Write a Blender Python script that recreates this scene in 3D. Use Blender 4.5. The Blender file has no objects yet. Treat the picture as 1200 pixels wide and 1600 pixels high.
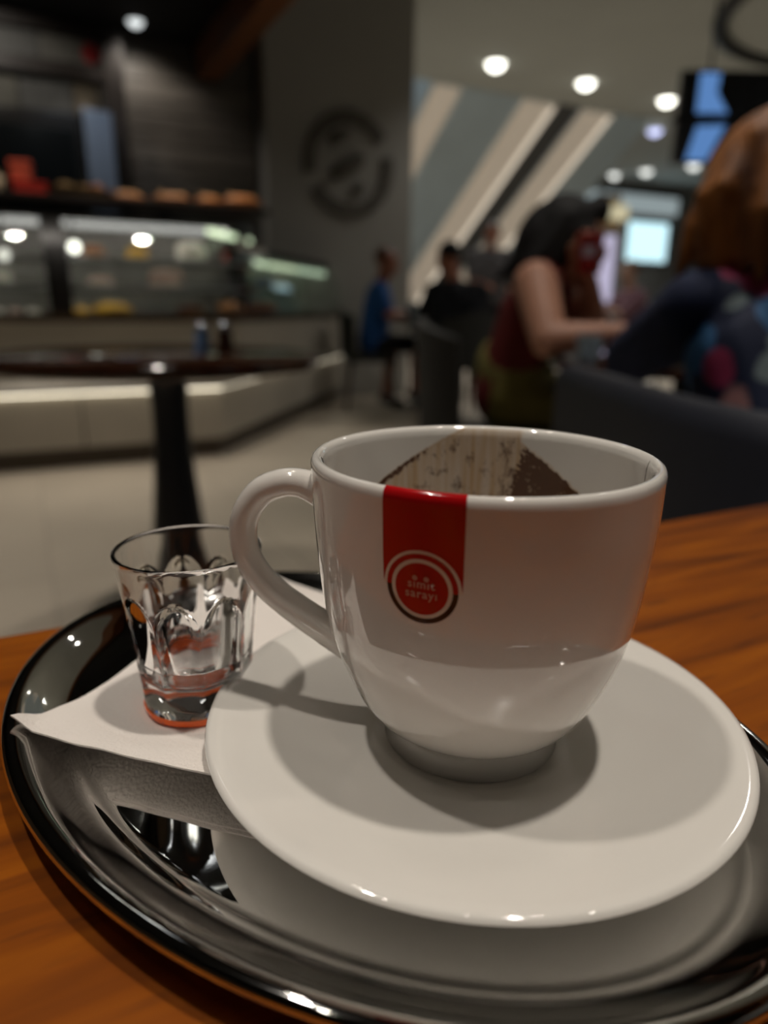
import bpy, bmesh, math, random
from mathutils import Vector, Matrix, noise
PI = math.pi
random.seed(7)

# ------------------------------------------------------------------ camera, world, lights, exposure
# World axes are the room's: X runs along the pastry counter, Y towards the back wall, Z up.
# The camera looks YAW degrees to the right of +Y.
YAW, PITCH, ROLL = 27.0, 16.5, 0.7
CAM_Z = 0.8765
F_PX = 1090.0
_ca, _sa = math.cos(math.radians(YAW)), math.sin(math.radians(YAW))


def W(x, y, z=None):
    """point given right of / ahead of the viewer's seat (metres) -> room coordinates"""
    p = (x * _ca + y * _sa, -x * _sa + y * _ca)
    return p if z is None else Vector((p[0], p[1], z))


sc = bpy.context.scene
COL = sc.collection
_p, _r = math.radians(PITCH), math.radians(ROLL)
_fwd = Vector((0, math.cos(_p), -math.sin(_p)))
_right = Vector((1, 0, 0))
_up = _right.cross(_fwd)
_R = math.cos(_r) * _right + math.sin(_r) * _up
_U = math.cos(_r) * _up - math.sin(_r) * _right
_rz = Matrix.Rotation(-math.radians(YAW), 3, 'Z')
_R, _U, _F = _rz @ _R, _rz @ _U, _rz @ _fwd
cam_d = bpy.data.cameras.new('camera')
cam = bpy.data.objects.new('camera', cam_d)
COL.objects.link(cam)
cam.matrix_world = Matrix(((_R.x, _U.x, -_F.x, 0), (_R.y, _U.y, -_F.y, 0), (_R.z, _U.z, -_F.z, CAM_Z), (0, 0, 0, 1)))
cam_d.sensor_fit = 'VERTICAL'
cam_d.sensor_height = 36.0
cam_d.lens = 36.0 * F_PX / 1600.0
cam_d.clip_start = 0.01
cam_d.clip_end = 100
cam_d.dof.use_dof = True
cam_d.dof.focus_distance = 0.176
cam_d.dof.aperture_fstop = 6.6
sc.camera = cam

wd = bpy.data.worlds.new('world')
sc.world = wd
wd.use_nodes = True
wd.node_tree.nodes['Background'].inputs[0].default_value = (0.75, 0.72, 0.65, 1)
wd.node_tree.nodes['Background'].inputs[1].default_value = 0.14

sc.view_settings.view_transform = 'Standard'
sc.view_settings.look = 'None'
sc.view_settings.exposure = 0.0
sc.view_settings.gamma = 1.0
sc.view_settings.use_curve_mapping = False
sc.cycles.use_denoising = True
sc.cycles.max_bounces = 24
sc.cycles.transmission_bounces = 24
sc.cycles.sample_clamp_indirect = 6.0


def spot(x, y, z, watts, size_deg, radius, color, tx=None, ty=None, tz=0.0, blend=0.6):
    d = bpy.data.lights.new('spotlight_lamp', 'SPOT')
    d.energy = watts
    d.spot_size = math.radians(size_deg)
    d.spot_blend = blend
    d.shadow_soft_size = radius
    d.color = color
    o = bpy.data.objects.new('spotlight_lamp', d)
    COL.objects.link(o)
    o.location = (x, y, z)
    t = Vector((x if tx is None else tx, y if ty is None else ty, tz))
    o.rotation_euler = (t - Vector((x, y, z))).to_track_quat('-Z', 'Y').to_euler()
    return o


def area(x, y, z, sx, sy, watts, color, target):
    d = bpy.data.lights.new('area_lamp', 'AREA')
    d.shape = 'RECTANGLE'
    d.size, d.size_y = sx, sy
    d.energy = watts
    d.color = color
    o = bpy.data.objects.new('area_lamp', d)
    COL.objects.link(o)
    o.location = (x, y, z)
    o.rotation_euler = (Vector(target) - Vector((x, y, z))).to_track_quat('-Z', 'Y').to_euler()
    return o


WARM = (1.0, 0.92, 0.82)
NEUT = (1.0, 0.96, 0.90)
# spotlights in the dark cafe ceiling: two over the table, some over the floor, others added to brighten dim things
spot(0.38, -0.02, 2.86, 78, 60, 0.045, WARM)
spot(-0.43, 0.51, 2.86, 52, 60, 0.045, WARM)
spot(-1.3, 1.2, 2.86, 45, 75, 0.045, WARM)
spot(1.15, 0.75, 2.86, 34, 50, 0.045, WARM)  # unseen lamp, added to brighten the auburn hair and floral top
spot(1.30, 1.45, 2.86, 60, 50, 0.045, WARM)  # added lamp without a fixture, lightens the woman in red
for _x, _y in ((-0.15, -0.30), (0.75, 0.35), (0.05, 1.05), (0.85, -0.45), (-0.75, 0.05)):      # weak accent spots
    spot(_x, _y, 2.86, 3.5, 70, 0.03, WARM)
spot(-0.5, 2.2, 2.86, 82, 75, 0.045, WARM)
spot(0.44, 2.81, 2.84, 48, 75, 0.045, WARM)
spot(-1.2, 3.9, 2.86, 22, 75, 0.045, WARM)
spot(0.95, 4.45, 2.86, 95, 60, 0.045, WARM)  # unseen lamp added to light the loaves on the raised shelf
spot(0.05, 4.3, 2.86, 60, 55, 0.045, WARM)  # another added one, brightens the red cartons
spot(-0.1, 5.6, 2.86, 22, 100, 0.045, WARM, 0.1, 6.5, 2.0)  # added wall-wash that lifts the menu boards out of the dark
# the mall behind: light coming down the open well and from the wide concourse
area(6.6, 12.4, 8.5, 6.0, 6.0, 800, (0.98, 0.98, 0.98), (6.6, 11.5, 0))
for _x, _y, _w in ((3.6, 2.6, 38), (6.0, 2.6, 60), (4.6, 5.4, 55), (7.4, 5.4, 70), (9.6, 4.0, 70)):
    spot(_x, _y, 3.66, _w, 120, 0.06, NEUT)

# ------------------------------------------------------------------ helpers: materials


def srgb(r, g, b):
    f = lambda c: (c / 255 / 12.92) if c <= 10 else ((c / 255 + 0.055) / 1.055) ** 2.4
    return (f(r), f(g), f(b), 1.0)


def mat(name, color, rough=0.5, metal=0.0, spec=0.5, vary=0.0, scale=8.0, stretch=(1, 1, 1), bump=0.0, bscale=None,
        trans=0.0, ior=1.45, emit=None, estr=0.0, coat=0.0, color2=None, sheen=0.0):
    m = bpy.data.materials.new(name)
    m.use_nodes = True
    nt = m.node_tree
    b = nt.nodes['Principled BSDF']
    c = tuple(color[:3]) + (1.0,)
    b.inputs['Base Color'].default_value = c
    b.inputs['Roughness'].default_value = rough
    b.inputs['Metallic'].default_value = metal
    b.inputs['Specular IOR Level'].default_value = spec
    b.inputs['IOR'].default_value = ior
    b.inputs['Transmission Weight'].default_value = trans
    b.inputs['Coat Weight'].default_value = coat
    b.inputs['Coat Roughness'].default_value = 0.03
    if sheen:
        b.inputs['Sheen Weight'].default_value = sheen
    if emit:
        b.inputs['Emission Color'].default_value = tuple(emit[:3]) + (1.0,)
        b.inputs['Emission Strength'].default_value = estr
    if vary or bump:
        tc = nt.nodes.new('ShaderNodeTexCoord')
        mp = nt.nodes.new('ShaderNodeMapping')
        mp.inputs['Scale'].default_value = stretch
        nt.links.new(tc.outputs['Object'], mp.inputs['Vector'])
        nz = nt.nodes.new('ShaderNodeTexNoise')
        nz.inputs['Scale'].default_value = scale
        nz.inputs['Detail'].default_value = 5
        nt.links.new(mp.outputs['Vector'], nz.inputs['Vector'])
        if vary:
            mx = nt.nodes.new('ShaderNodeMix')
            mx.data_type = 'RGBA'
            rp = nt.nodes.new('ShaderNodeMapRange')
            rp.inputs['From Min'].default_value = 0.3
            rp.inputs['From Max'].default_value = 0.7
            nt.links.new(nz.outputs['Fac'], rp.inputs['Value'])
            nt.links.new(rp.outputs['Result'], mx.inputs['Factor'])
            c2 = tuple(color2[:3]) + (1.0,) if color2 else tuple(v * (1 - vary) for v in c[:3]) + (1.0,)
            mx.inputs['A'].default_value = c
            mx.inputs['B'].default_value = c2
            nt.links.new(mx.outputs['Result'], b.inputs['Base Color'])
        if bump:
            bp = nt.nodes.new('ShaderNodeBump')
            bp.inputs['Strength'].default_value = bump
            bp.inputs['Distance'].default_value = 0.002
            if bscale:
                nz2 = nt.nodes.new('ShaderNodeTexNoise')
                nz2.inputs['Scale'].default_value = bscale
                nt.links.new(mp.outputs['Vector'], nz2.inputs['Vector'])
                nt.links.new(nz2.outputs['Fac'], bp.inputs['Height'])
            else:
                nt.links.new(nz.outputs['Fac'], bp.inputs['Height'])
            nt.links.new(bp.outputs['Normal'], b.inputs['Normal'])
    return m


def emis(name, color, strength):
    m = bpy.data.materials.new(name)
    m.use_nodes = True
    nt = m.node_tree
    nt.nodes.clear()
    e = nt.nodes.new('ShaderNodeEmission')
    e.inputs[0].default_value = tuple(color[:3]) + (1.0,)
    e.inputs[1].default_value = strength
    o = nt.nodes.new('ShaderNodeOutputMaterial')
    nt.links.new(e.outputs[0], o.inputs[0])
    return m


# ------------------------------------------------------------------ helpers: geometry

def link(o, parent=None):
    COL.objects.link(o)
    if parent is not None:
        o.parent = parent
    return o


def obj(name, bm, m, parent=None, smooth=False, loc=None, rot=None, angle=None):
    me = bpy.data.meshes.new(name)
    bmesh.ops.recalc_face_normals(bm, faces=bm.faces)
    bm.to_mesh(me)
    bm.free()
    for mm in (m if isinstance(m, (list, tuple)) else [m]):
        me.materials.append(mm)
    if smooth:
        for p in me.polygons:
            p.use_smooth = True
        if angle:
            try:
                me.set_sharp_from_angle(angle=math.radians(angle))
            except Exception:
                pass
    o = bpy.data.objects.new(name, me)
    link(o, parent)
    if loc is not None:
        o.location = loc
    if rot is not None:
        o.rotation_euler = rot
    return o


def tag(o, label, cat, group=None, kind=None):
    o['label'] = label
    o['category'] = cat
    if group:
        o['group'] = group
    if kind:
        o['kind'] = kind
    return o


def thing(name, label, cat, loc=(0, 0, 0), rz=0.0, group=None):
    o = bpy.data.objects.new(name, None)
    o.empty_display_size = 0.1
    link(o)
    o.location = loc
    o.rotation_euler = (0, 0, rz)
    return tag(o, label, cat, group)


def structure(o, label=None):
    o['kind'] = 'structure'
    if label:
        o['label'] = label
    return o


def box(bm, x0, x1, y0, y1, z0, z1, bev=0.0, M=None):
    r = bmesh.ops.create_cube(bm, size=1.0)
    vs = r['verts']
    for v in vs:
        v.co = Vector((x0 + (v.co.x + 0.5) * (x1 - x0), y0 + (v.co.y + 0.5) * (y1 - y0), z0 + (v.co.z + 0.5) * (z1 - z0)))
    if bev:
        es = list({e for v in vs for e in v.link_edges})
        r2 = bmesh.ops.bevel(bm, geom=es, offset=bev, segments=2, affect='EDGES', profile=0.7)
        vs = list({v for f in r2['faces'] for v in f.verts} | {v for v in vs if v.is_valid})
    if M is not None:
        bmesh.ops.transform(bm, matrix=M, verts=[v for v in vs if v.is_valid])
    return bm


def B(*a, **k):
    return box(bmesh.new(), *a, **k)


def lathe(bm, prof, seg=64, closed=False, M=None, radial=None):
    """prof: list of (r, z). radial(theta, r, z) may change r."""
    rings = []
    for r, z in prof:
        if r < 1e-7:
            rings.append([bm.verts.new((0, 0, z))])
        else:
            rg = []
            for i in range(seg):
                t = 2 * PI * i / seg
                rr = radial(t, r, z) if radial else r
                rg.append(bm.verts.new((rr * math.cos(t), rr * math.sin(t), z)))
            rings.append(rg)
    pairs = list(zip(rings, rings[1:]))
    if closed:
        pairs.append((rings[-1], rings[0]))
    for a, b in pairs:
        for i in range(seg):
            j = (i + 1) % seg
            if len(a) == 1 and len(b) == 1:
                continue
            if len(a) == 1:
                bm.faces.new((a[0], b[i], b[j]))
            elif len(b) == 1:
                bm.faces.new((a[i], a[j], b[0]))
            else:
                bm.faces.new((a[i], a[j], b[j], b[i]))
    if M is not None:
        bmesh.ops.transform(bm, matrix=M, verts=[v for rg in rings for v in rg])
    return bm


def catmull(pts, n):
    """smooth curve through points (tuples of any length), n samples per span"""
    out = []
    P = [Vector(p) for p in pts]
    P = [P[0] * 2 - P[1]] + P + [P[-1] * 2 - P[-2]]
    for i in range(1, len(P) - 2):
        for k in range(n):
            t = k / n
            a, b, c, d = P[i - 1], P[i], P[i + 1], P[i + 2]
            out.append(0.5 * ((2 * b) + (c - a) * t + (2 * a - 5 * b + 4 * c - d) * t * t + (3 * b - a - 3 * c + d) * t ** 3))
    out.append(P[-2])
    return out


def tube(bm, pts, rad, seg=12, caps=True, flat=1.0):
    """pts: Vectors; rad: number or list"""
    pts = [Vector(p) for p in pts]
    n = len(pts)
    rad = rad if isinstance(rad, (list, tuple)) else [rad] * n
    tang = [(pts[min(i + 1, n - 1)] - pts[max(i - 1, 0)]).normalized() for i in range(n)]
    up = Vector((0, 0, 1)) if abs(tang[0].z) < 0.9 else Vector((1, 0, 0))
    u = tang[0].cross(up).normalized()
    rings = []
    for i in range(n):
        u = (u - tang[i] * u.dot(tang[i])).normalized()
        w = tang[i].cross(u)
        rings.append([bm.verts.new(pts[i] + (u * math.cos(2 * PI * k / seg) + w * math.sin(2 * PI * k / seg) * flat) * rad[i]) for k in range(seg)])
    for a, b in zip(rings, rings[1:]):
        for k in range(seg):
            bm.faces.new((a[k], a[(k + 1) % seg], b[(k + 1) % seg], b[k]))
    if caps:
        bm.faces.new(rings[0][::-1])
        bm.faces.new(rings[-1])
    return bm


def sweep(bm, prof, paths, closed_prof=True):
    """prof list of (d, z); paths(d) -> list of (x, y). Builds the swept solid with end caps."""
    cols = []
    for d, z in prof:
        cols.append([bm.verts.new((x, y, z)) for x, y in paths(d)])
    n = len(prof)
    m = len(cols[0])
    rng = range(n if closed_prof else n - 1)
    for i in rng:
        a, b = cols[i], cols[(i + 1) % n]
        for k in range(m - 1):
            bm.faces.new((a[k], a[k + 1], b[k + 1], b[k]))
    if closed_prof:
        bm.faces.new([c[0] for c in cols])
        bm.faces.new([c[-1] for c in cols][::-1])
    return bm


def prism(bm, poly, z0, z1):
    lo = [bm.verts.new((x, y, z0)) for x, y in poly]
    hi = [bm.verts.new((x, y, z1)) for x, y in poly]
    n = len(poly)
    bm.faces.new(lo[::-1])
    bm.faces.new(hi)
    for i in range(n):
        bm.faces.new((lo[i], lo[(i + 1) % n], hi[(i + 1) % n], hi[i]))
    return bm


def capsule(bm, p0, r0, p1, r1, seg=14, cap=5, flat=None):
    p0, p1 = Vector(p0), Vector(p1)
    d = p1 - p0
    L = d.length
    q = d.to_track_quat('Z', 'Y').to_matrix().to_4x4() if L > 1e-6 else Matrix.Identity(4)
    prof = []
    for i in range(cap + 1):
        a = -PI / 2 + (PI / 2) * i / cap
        prof.append((max(0.0, r0 * math.cos(a)) if i else 0.0, r0 * math.sin(a)))
    for i in range(cap + 1):
        a = (PI / 2) * i / cap
        prof.append((max(0.0, r1 * math.cos(a)) if i < cap else 0.0, L + r1 * math.sin(a)))
    S = Matrix.Diagonal((flat[0], flat[1], 1, 1)) if flat else Matrix.Identity(4)
    return lathe(bm, prof, seg, M=Matrix.Translation(p0) @ q @ S)


def ellipsoid(bm, c, r, rot=None, seg=20, rings=12):
    prof = []
    for i in range(rings + 1):
        a = -PI / 2 + PI * i / rings
        prof.append((math.cos(a) if 0 < i < rings else 0.0, math.sin(a)))
    M = Matrix.Translation(Vector(c)) @ (rot.to_4x4() if rot else Matrix.Identity(4)) @ Matrix.Diagonal((r[0], r[1], r[2], 1))
    return lathe(bm, prof, seg, M=M)


def blob(name, bm, m, parent, voxel, smooth_iter=4):
    """fuse overlapping closed shapes into one continuous surface"""
    me = bpy.data.meshes.new(name)
    bmesh.ops.recalc_face_normals(bm, faces=bm.faces)
    bm.to_mesh(me)
    bm.free()
    t = bpy.data.objects.new(name, me)
    COL.objects.link(t)
    md = t.modifiers.new('r', 'REMESH')
    md.mode = 'VOXEL'
    md.voxel_size = voxel
    md.use_smooth_shade = True
    if smooth_iter:
        sm = t.modifiers.new('s', 'SMOOTH')
        sm.factor = 0.5
        sm.iterations = smooth_iter
    dg = bpy.context.evaluated_depsgraph_get()
    dg.update()
    out = bpy.data.meshes.new_from_object(t.evaluated_get(dg))
    out.name = name
    bpy.data.objects.remove(t)
    bpy.data.meshes.remove(me)
    out.materials.clear()
    for mm in (m if isinstance(m, (list, tuple)) else [m]):
        out.materials.append(mm)
    for p in out.polygons:
        p.use_smooth = True
    o = bpy.data.objects.new(name, out)
    return link(o, parent)


def copy_tree(root, loc, rz=None, label=None):
    r = root.copy()
    COL.objects.link(r)
    r.location = loc
    if rz is not None:
        r.rotation_euler = (0, 0, rz)
    if label:
        r['label'] = label

    def rec(src, dst):
        for ch in list(src.children):
            c = ch.copy()
            COL.objects.link(c)
            c.parent = dst
            rec(ch, c)
    rec(root, r)
    return r


# ------------------------------------------------------------------ materials
M = {}
M['porcelain'] = mat('porcelain', (0.785, 0.752, 0.70), rough=0.06, spec=0.75, coat=0.85)
M['chrome'] = mat('chrome', (0.72, 0.71, 0.69), rough=0.045, metal=1.0, bump=0.012, scale=40)
M['napkin'] = mat('napkin_paper', (0.80, 0.74, 0.69), rough=0.95, spec=0.1, bump=0.35, scale=900)
M['glass'] = mat('clear_glass', (1, 1, 1), rough=0.0, trans=1.0, ior=1.5)
M['water'] = mat('water', (1, 1, 1), rough=0.0, trans=1.0, ior=1.333)
M['orange'] = mat('orange_red_enamel', (1.0, 0.17, 0.035), rough=0.25)
M['logo_red'] = mat('print_red', (0.42, 0.006, 0.008), rough=0.12, coat=0.5)
M['logo_black'] = mat('print_black', (0.012, 0.010, 0.012), rough=0.14, coat=0.5)
M['logo_white'] = mat('print_white', (0.76, 0.66, 0.56), rough=0.14, coat=0.4)
M['dark_wood'] = mat('dark_walnut', (0.055, 0.020, 0.010), rough=0.10, vary=0.5, scale=6, stretch=(1, 8, 8), coat=0.8)
M['black_metal'] = mat('black_powder_coat', (0.012, 0.014, 0.02), rough=0.35, vary=0.2, scale=30)
M['black'] = mat('black_trim', (0.012, 0.011, 0.010), rough=0.4, vary=0.2, scale=12)
M['stone'] = mat('counter_stone', (0.46, 0.42, 0.35), rough=0.4, vary=0.12, scale=3)
M['steel'] = mat('brushed_steel', (0.45, 0.47, 0.50), rough=0.28, metal=1.0, vary=0.15, scale=20, stretch=(1, 1, 40))
M['tile'] = mat('floor_tile_stone', (0.47, 0.405, 0.32), rough=0.33, vary=0.16, scale=1.6)
M['grout'] = mat('floor_screed', (0.33, 0.29, 0.235), rough=0.6, vary=0.1, scale=10)
M['board'] = mat('grey_board', (0.115, 0.10, 0.085), rough=0.5, vary=0.45, scale=5, stretch=(1, 6, 14))
M['board2'] = mat('grey_board_pale', (0.16, 0.14, 0.12), rough=0.5, vary=0.4, scale=5, stretch=(1, 6, 14))
M['pillar'] = mat('pillar_plaster', (0.36, 0.35, 0.32), rough=0.5, vary=0.10, scale=1.5)
M['emblem'] = mat('emblem_bronze', (0.12, 0.108, 0.09), rough=0.5, vary=0.3, scale=10)
M['dark_ceiling'] = mat('black_ceiling_paint', (0.010, 0.010, 0.010), rough=0.8, vary=0.2, scale=4)
M['mall_ceiling'] = mat('pale_ceiling_plaster', (0.52, 0.55, 0.52), rough=0.8, vary=0.05, scale=2)
M['beam'] = mat('brown_beam_wood', (0.27, 0.10, 0.032), rough=0.45, vary=0.4, scale=5, stretch=(10, 1, 10))
M['brown_wall'] = mat('brown_wall_paint', (0.20, 0.15, 0.10), rough=0.7, vary=0.1, scale=3)
M['sofa'] = mat('navy_grey_leatherette', (0.015, 0.017, 0.027), rough=0.55, vary=0.2, scale=40, bump=0.2)
M['crust'] = mat('bread_crust', (0.36, 0.13, 0.035), rough=0.6, vary=0.55, scale=25, bump=0.4)
M['lamp'] = emis('lamp_glow', (1.0, 0.98, 0.86), 5.0)
M['lamp_far'] = emis('far_lamp_glow', (0.95, 0.97, 0.92), 1.8)
M['white_metal'] = mat('white_lamp_ring', (0.7, 0.69, 0.65), rough=0.5, vary=0.05, scale=20)


def wood_material():
    m = bpy.data.materials.new('orange_brown_table_wood')
    m.use_nodes = True
    nt = m.node_tree
    b = nt.nodes['Principled BSDF']
    tc = nt.nodes.new('ShaderNodeTexCoord')
    mp = nt.nodes.new('ShaderNodeMapping')
    mp.inputs['Scale'].default_value = (3.0, 34.0, 34.0)
    nt.links.new(tc.outputs['Object'], mp.inputs['Vector'])
    n1 = nt.nodes.new('ShaderNodeTexNoise')
    n1.inputs['Scale'].default_value = 1.6
    n1.inputs['Detail'].default_value = 7
    n1.inputs['Distortion'].default_value = 1.2
    nt.links.new(mp.outputs['Vector'], n1.inputs['Vector'])
    cr = nt.nodes.new('ShaderNodeValToRGB')
    e = cr.color_ramp.elements
    e[0].position, e[0].color = 0.26, (0.085, 0.020, 0.002, 1)
    e[1].position, e[1].color = 0.74, (0.33, 0.090, 0.002, 1)
    k = e.new(0.5)
    k.color = (0.22, 0.053, 0.0015, 1)
    nt.links.new(n1.outputs['Fac'], cr.inputs['Fac'])
    # small dark flecks along the grain
    mp2 = nt.nodes.new('ShaderNodeMapping')
    mp2.inputs['Scale'].default_value = (14, 90, 90)
    nt.links.new(tc.outputs['Object'], mp2.inputs['Vector'])
    n2 = nt.nodes.new('ShaderNodeTexNoise')
    n2.inputs['Scale'].default_value = 2.0
    nt.links.new(mp2.outputs['Vector'], n2.inputs['Vector'])
    mr = nt.nodes.new('ShaderNodeMapRange')
    mr.inputs['From Min'].default_value = 0.60
    mr.inputs['From Max'].default_value = 0.75
    mr.inputs['To Max'].default_value = 0.55
    nt.links.new(n2.outputs['Fac'], mr.inputs['Value'])
    mx = nt.nodes.new('ShaderNodeMix')
    mx.data_type = 'RGBA'
    mx.inputs['B'].default_value = (0.07, 0.018, 0.004, 1)
    nt.links.new(mr.outputs['Result'], mx.inputs['Factor'])
    nt.links.new(cr.outputs['Color'], mx.inputs['A'])
    nt.links.new(mx.outputs['Result'], b.inputs['Base Color'])
    b.inputs['Roughness'].default_value = 0.45
    b.inputs['Specular IOR Level'].default_value = 0.22
    bp = nt.nodes.new('ShaderNodeBump')
    bp.inputs['Strength'].default_value = 0.12
    bp.inputs['Distance'].default_value = 0.001
    nt.links.new(n1.outputs['Fac'], bp.inputs['Height'])
    nt.links.new(bp.outputs['Normal'], b.inputs['Normal'])
    return m


M['table_wood'] = wood_material()

# ------------------------------------------------------------------ the setting
floor = structure(obj('floor', B(-4, 20, -3.2, 20, -0.08, -0.004), M['grout']))
tile_me = None
TS = 0.8
for i in range(-4, 12):
    for j in range(-1, 12):
        cx, cy = (i + 0.5) * TS, (j + 0.5) * TS
        if tile_me is None:
            t = obj('tile', B(-TS / 2 + 0.002, TS / 2 - 0.002, -TS / 2 + 0.002, TS / 2 - 0.002, -0.006, 0.0, bev=0.0012), M['tile'], floor)
            tile_me = t.data
        else:
            t = link(bpy.data.objects.new('tile', tile_me), floor)
        t.location = (cx, cy, 0)

# back wall of the cafe with horizontal boards
wall_back = structure(obj('wall_back', B(-4.0, 2.06, 6.62, 6.8, 0, 3.7), M['black']))
bh = 0.118
for k in range(25):
    z0 = k * bh
    bx = obj('board', B(0.96, 2.06, 6.585 - 0.004 * (k % 3), 6.62, z0 + 0.004, z0 + bh - 0.004, bev=0.003), M['board2'] if k % 4 == 1 else M['board'], wall_back)
structure(obj('wall_left', B(-3.3, -3.2, -3.2, 6.62, 0, 2.9), M['brown_wall']))
structure(obj('wall_front', B(-3.3, 3.2, -3.2, -3.1, 0, 2.9), M['brown_wall']))
structure(obj('ceiling', B(-3.3, 1.62, -3.2, 6.62, 2.9, 3.0), M['dark_ceiling']))
structure(obj('trim_1', B(1.56, 1.74, -3.2, 6.58, 2.66, 2.9, bev=0.008), M['beam']), 'brown wooden beam along the edge of the black ceiling')
structure(obj('trim_2', B(1.60, 1.70, -3.2, 6.62, 2.9, 3.7), M['black']))
mall = structure(obj('ceiling', B(1.70, 20, -3.2, 9.0, 3.7, 4.1, bev=0.02), M['mall_ceiling']))
structure(obj('ceiling', B(9.6, 20, 9.0, 20, 3.7, 4.1), M['mall_ceiling']))
# ring trim around a round ceiling recess, top right
bm = bmesh.new()
lathe(bm, [(1.86, 3.700), (1.86, 3.64), (1.90, 3.625), (1.97, 3.625), (2.0, 3.64), (2.0, 3.700)], 72)
structure(obj('trim_3', bm, M['black'], loc=(8.05, 4.4, 0), smooth=True, angle=40), 'dark ring trim on the pale ceiling')

pil = obj('pillar', B(2.08, 3.52, 6.40, 7.3, 0, 3.7, bev=0.012), M['pillar'])
structure(pil, 'broad grey pillar with a dark round emblem')


def arc_plate(bm, r0, r1, a0, a1, depth, n=40):
    prev = None
    first = None
    for i in range(n + 1):
        a = math.radians(a0 + (a1 - a0) * i / n)
        c, s = math.cos(a), math.sin(a)
        # plate lies in XZ, front towards -Y
        q = [bm.verts.new((r0 * c, 0, r0 * s)), bm.verts.new((r1 * c, 0, r1 * s)), bm.verts.new((r1 * c, -depth, r1 * s)), bm.verts.new((r0 * c, -depth, r0 * s))]
        if prev:
            for k in range(4):
                bm.faces.new((prev[k], prev[(k + 1) % 4], q[(k + 1) % 4], q[k]))
        else:
            bm.faces.new(q[::-1])
        prev = q
    bm.faces.new(prev)
    return bm


def on_pillar(name, bm):
    return obj(name, bm, M['emblem'], pil, loc=(2.857, 6.40, 2.10))


on_pillar('emblem_arc', arc_plate(bmesh.new(), 0.335, 0.445, 35, 193, 0.03))
on_pillar('emblem_arc', arc_plate(bmesh.new(), 0.335, 0.445, 213, 373, 0.03))


def blot(pts, r):
    bm = bmesh.new()
    tube(bm, [Vector((x, -0.012, z)) for x, z in pts], r, 10)
    return bm


on_pillar('emblem_motif', blot([(-0.17, -0.10), (-0.08, -0.045), (0.02, 0.0), (0.09, 0.05), (0.12, 0.09)], [0.05, 0.07, 0.075, 0.065, 0.045]))
on_pillar('emblem_motif', blot([(-0.19, 0.17), (-0.14, 0.21), (-0.07, 0.235), (0.0, 0.26)], [0.035, 0.055, 0.045, 0.025]))
on_pillar('emblem_motif', blot([(0.03, -0.215), (0.09, -0.20), (0.15, -0.16)], [0.03, 0.05, 0.03]))

# downlights of the mall ceiling and the one spotlight of the dark ceiling in view


def downlight(name, label, x, y, z, r, watts, group, m=None):
    t = thing(name, label, 'ceiling light', (x, y, z), 0, group)
    bm = bmesh.new()
    lathe(bm, [(r * 1.0, -0.004), (r * 1.28, -0.012), (r * 1.30, 0.0), (r * 1.0, 0.0)], 40, closed=True)
    obj('ring', bm, M['white_metal'], t, smooth=True, angle=40)
    bm = bmesh.new()
    lathe(bm, [(0, -r * 0.75), (r * 0.35, -r * 0.71), (r * 0.65, -r * 0.57), (r * 0.86, -r * 0.35), (r * 0.95, 0.0)], 40)
    obj('lamp', bm, m or M['lamp'], t, smooth=True)
    if watts:
        spot(x, y, z - r * 0.9, watts, 150, r * 0.5, NEUT, blend=0.8)
    return t


g = 'downlights along the edge of the mall ceiling'
downlight('downlight', 'round downlight beside the pillar, leftmost and largest of the front row', 5.52, 8.0, 3.7, 0.110, 130, g)
downlight('downlight', 'round downlight in the middle of the front row of three', 6.98, 8.04, 3.7, 0.110, 130, g)
downlight('downlight', 'round downlight of the front row nearest the hanging screens', 8.52, 8.1, 3.7, 0.110, 130, g)
g = 'downlights deeper in the mall'
downlight('downlight', 'faint distant downlight above the dark haired woman', 12.1, 12.75, 3.7, 0.12, 30, g, M['lamp_far'])
downlight('downlight', 'bright distant downlight above the pale shop sign, middle of the far row', 12.36, 12.1, 3.7, 0.12, 30, g, M['lamp_far'])
downlight('downlight', 'distant downlight just under the hanging screens', 12.7, 11.16, 3.7, 0.12, 30, g, M['lamp_far'])
M['violet_lamp'] = emis('violet_lamp_glow', (0.62, 0.66, 1.0), 2.0)
downlight('downlight', 'small bluish violet ceiling light between the front row and the escalators', 9.75, 9.45, 3.7, 0.11, 0, 'downlights deeper in the mall', M['violet_lamp'])
t = thing('ceiling_spotlight', 'lone round spotlight in the black ceiling above the counter', 'ceiling light', (1.045, 6.25, 2.9))
bm = bmesh.new()
lathe(bm, [(0.055, 0), (0.062, -0.012), (0.075, -0.014), (0.08, 0)], 32)
obj('ring', bm, M['black_metal'], t, smooth=True, angle=40)
bm = bmesh.new()
lathe(bm, [(0, -0.045), (0.03, -0.04), (0.05, -0.022), (0.056, 0)], 32)
obj('lamp', bm, emis('dim_lamp_glow', (0.9, 0.95, 0.95), 1.3), t, smooth=True)
spot(1.045, 6.2, 2.84, 14, 120, 0.05, WARM, 1.1, 6.6, 1.9)

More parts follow.
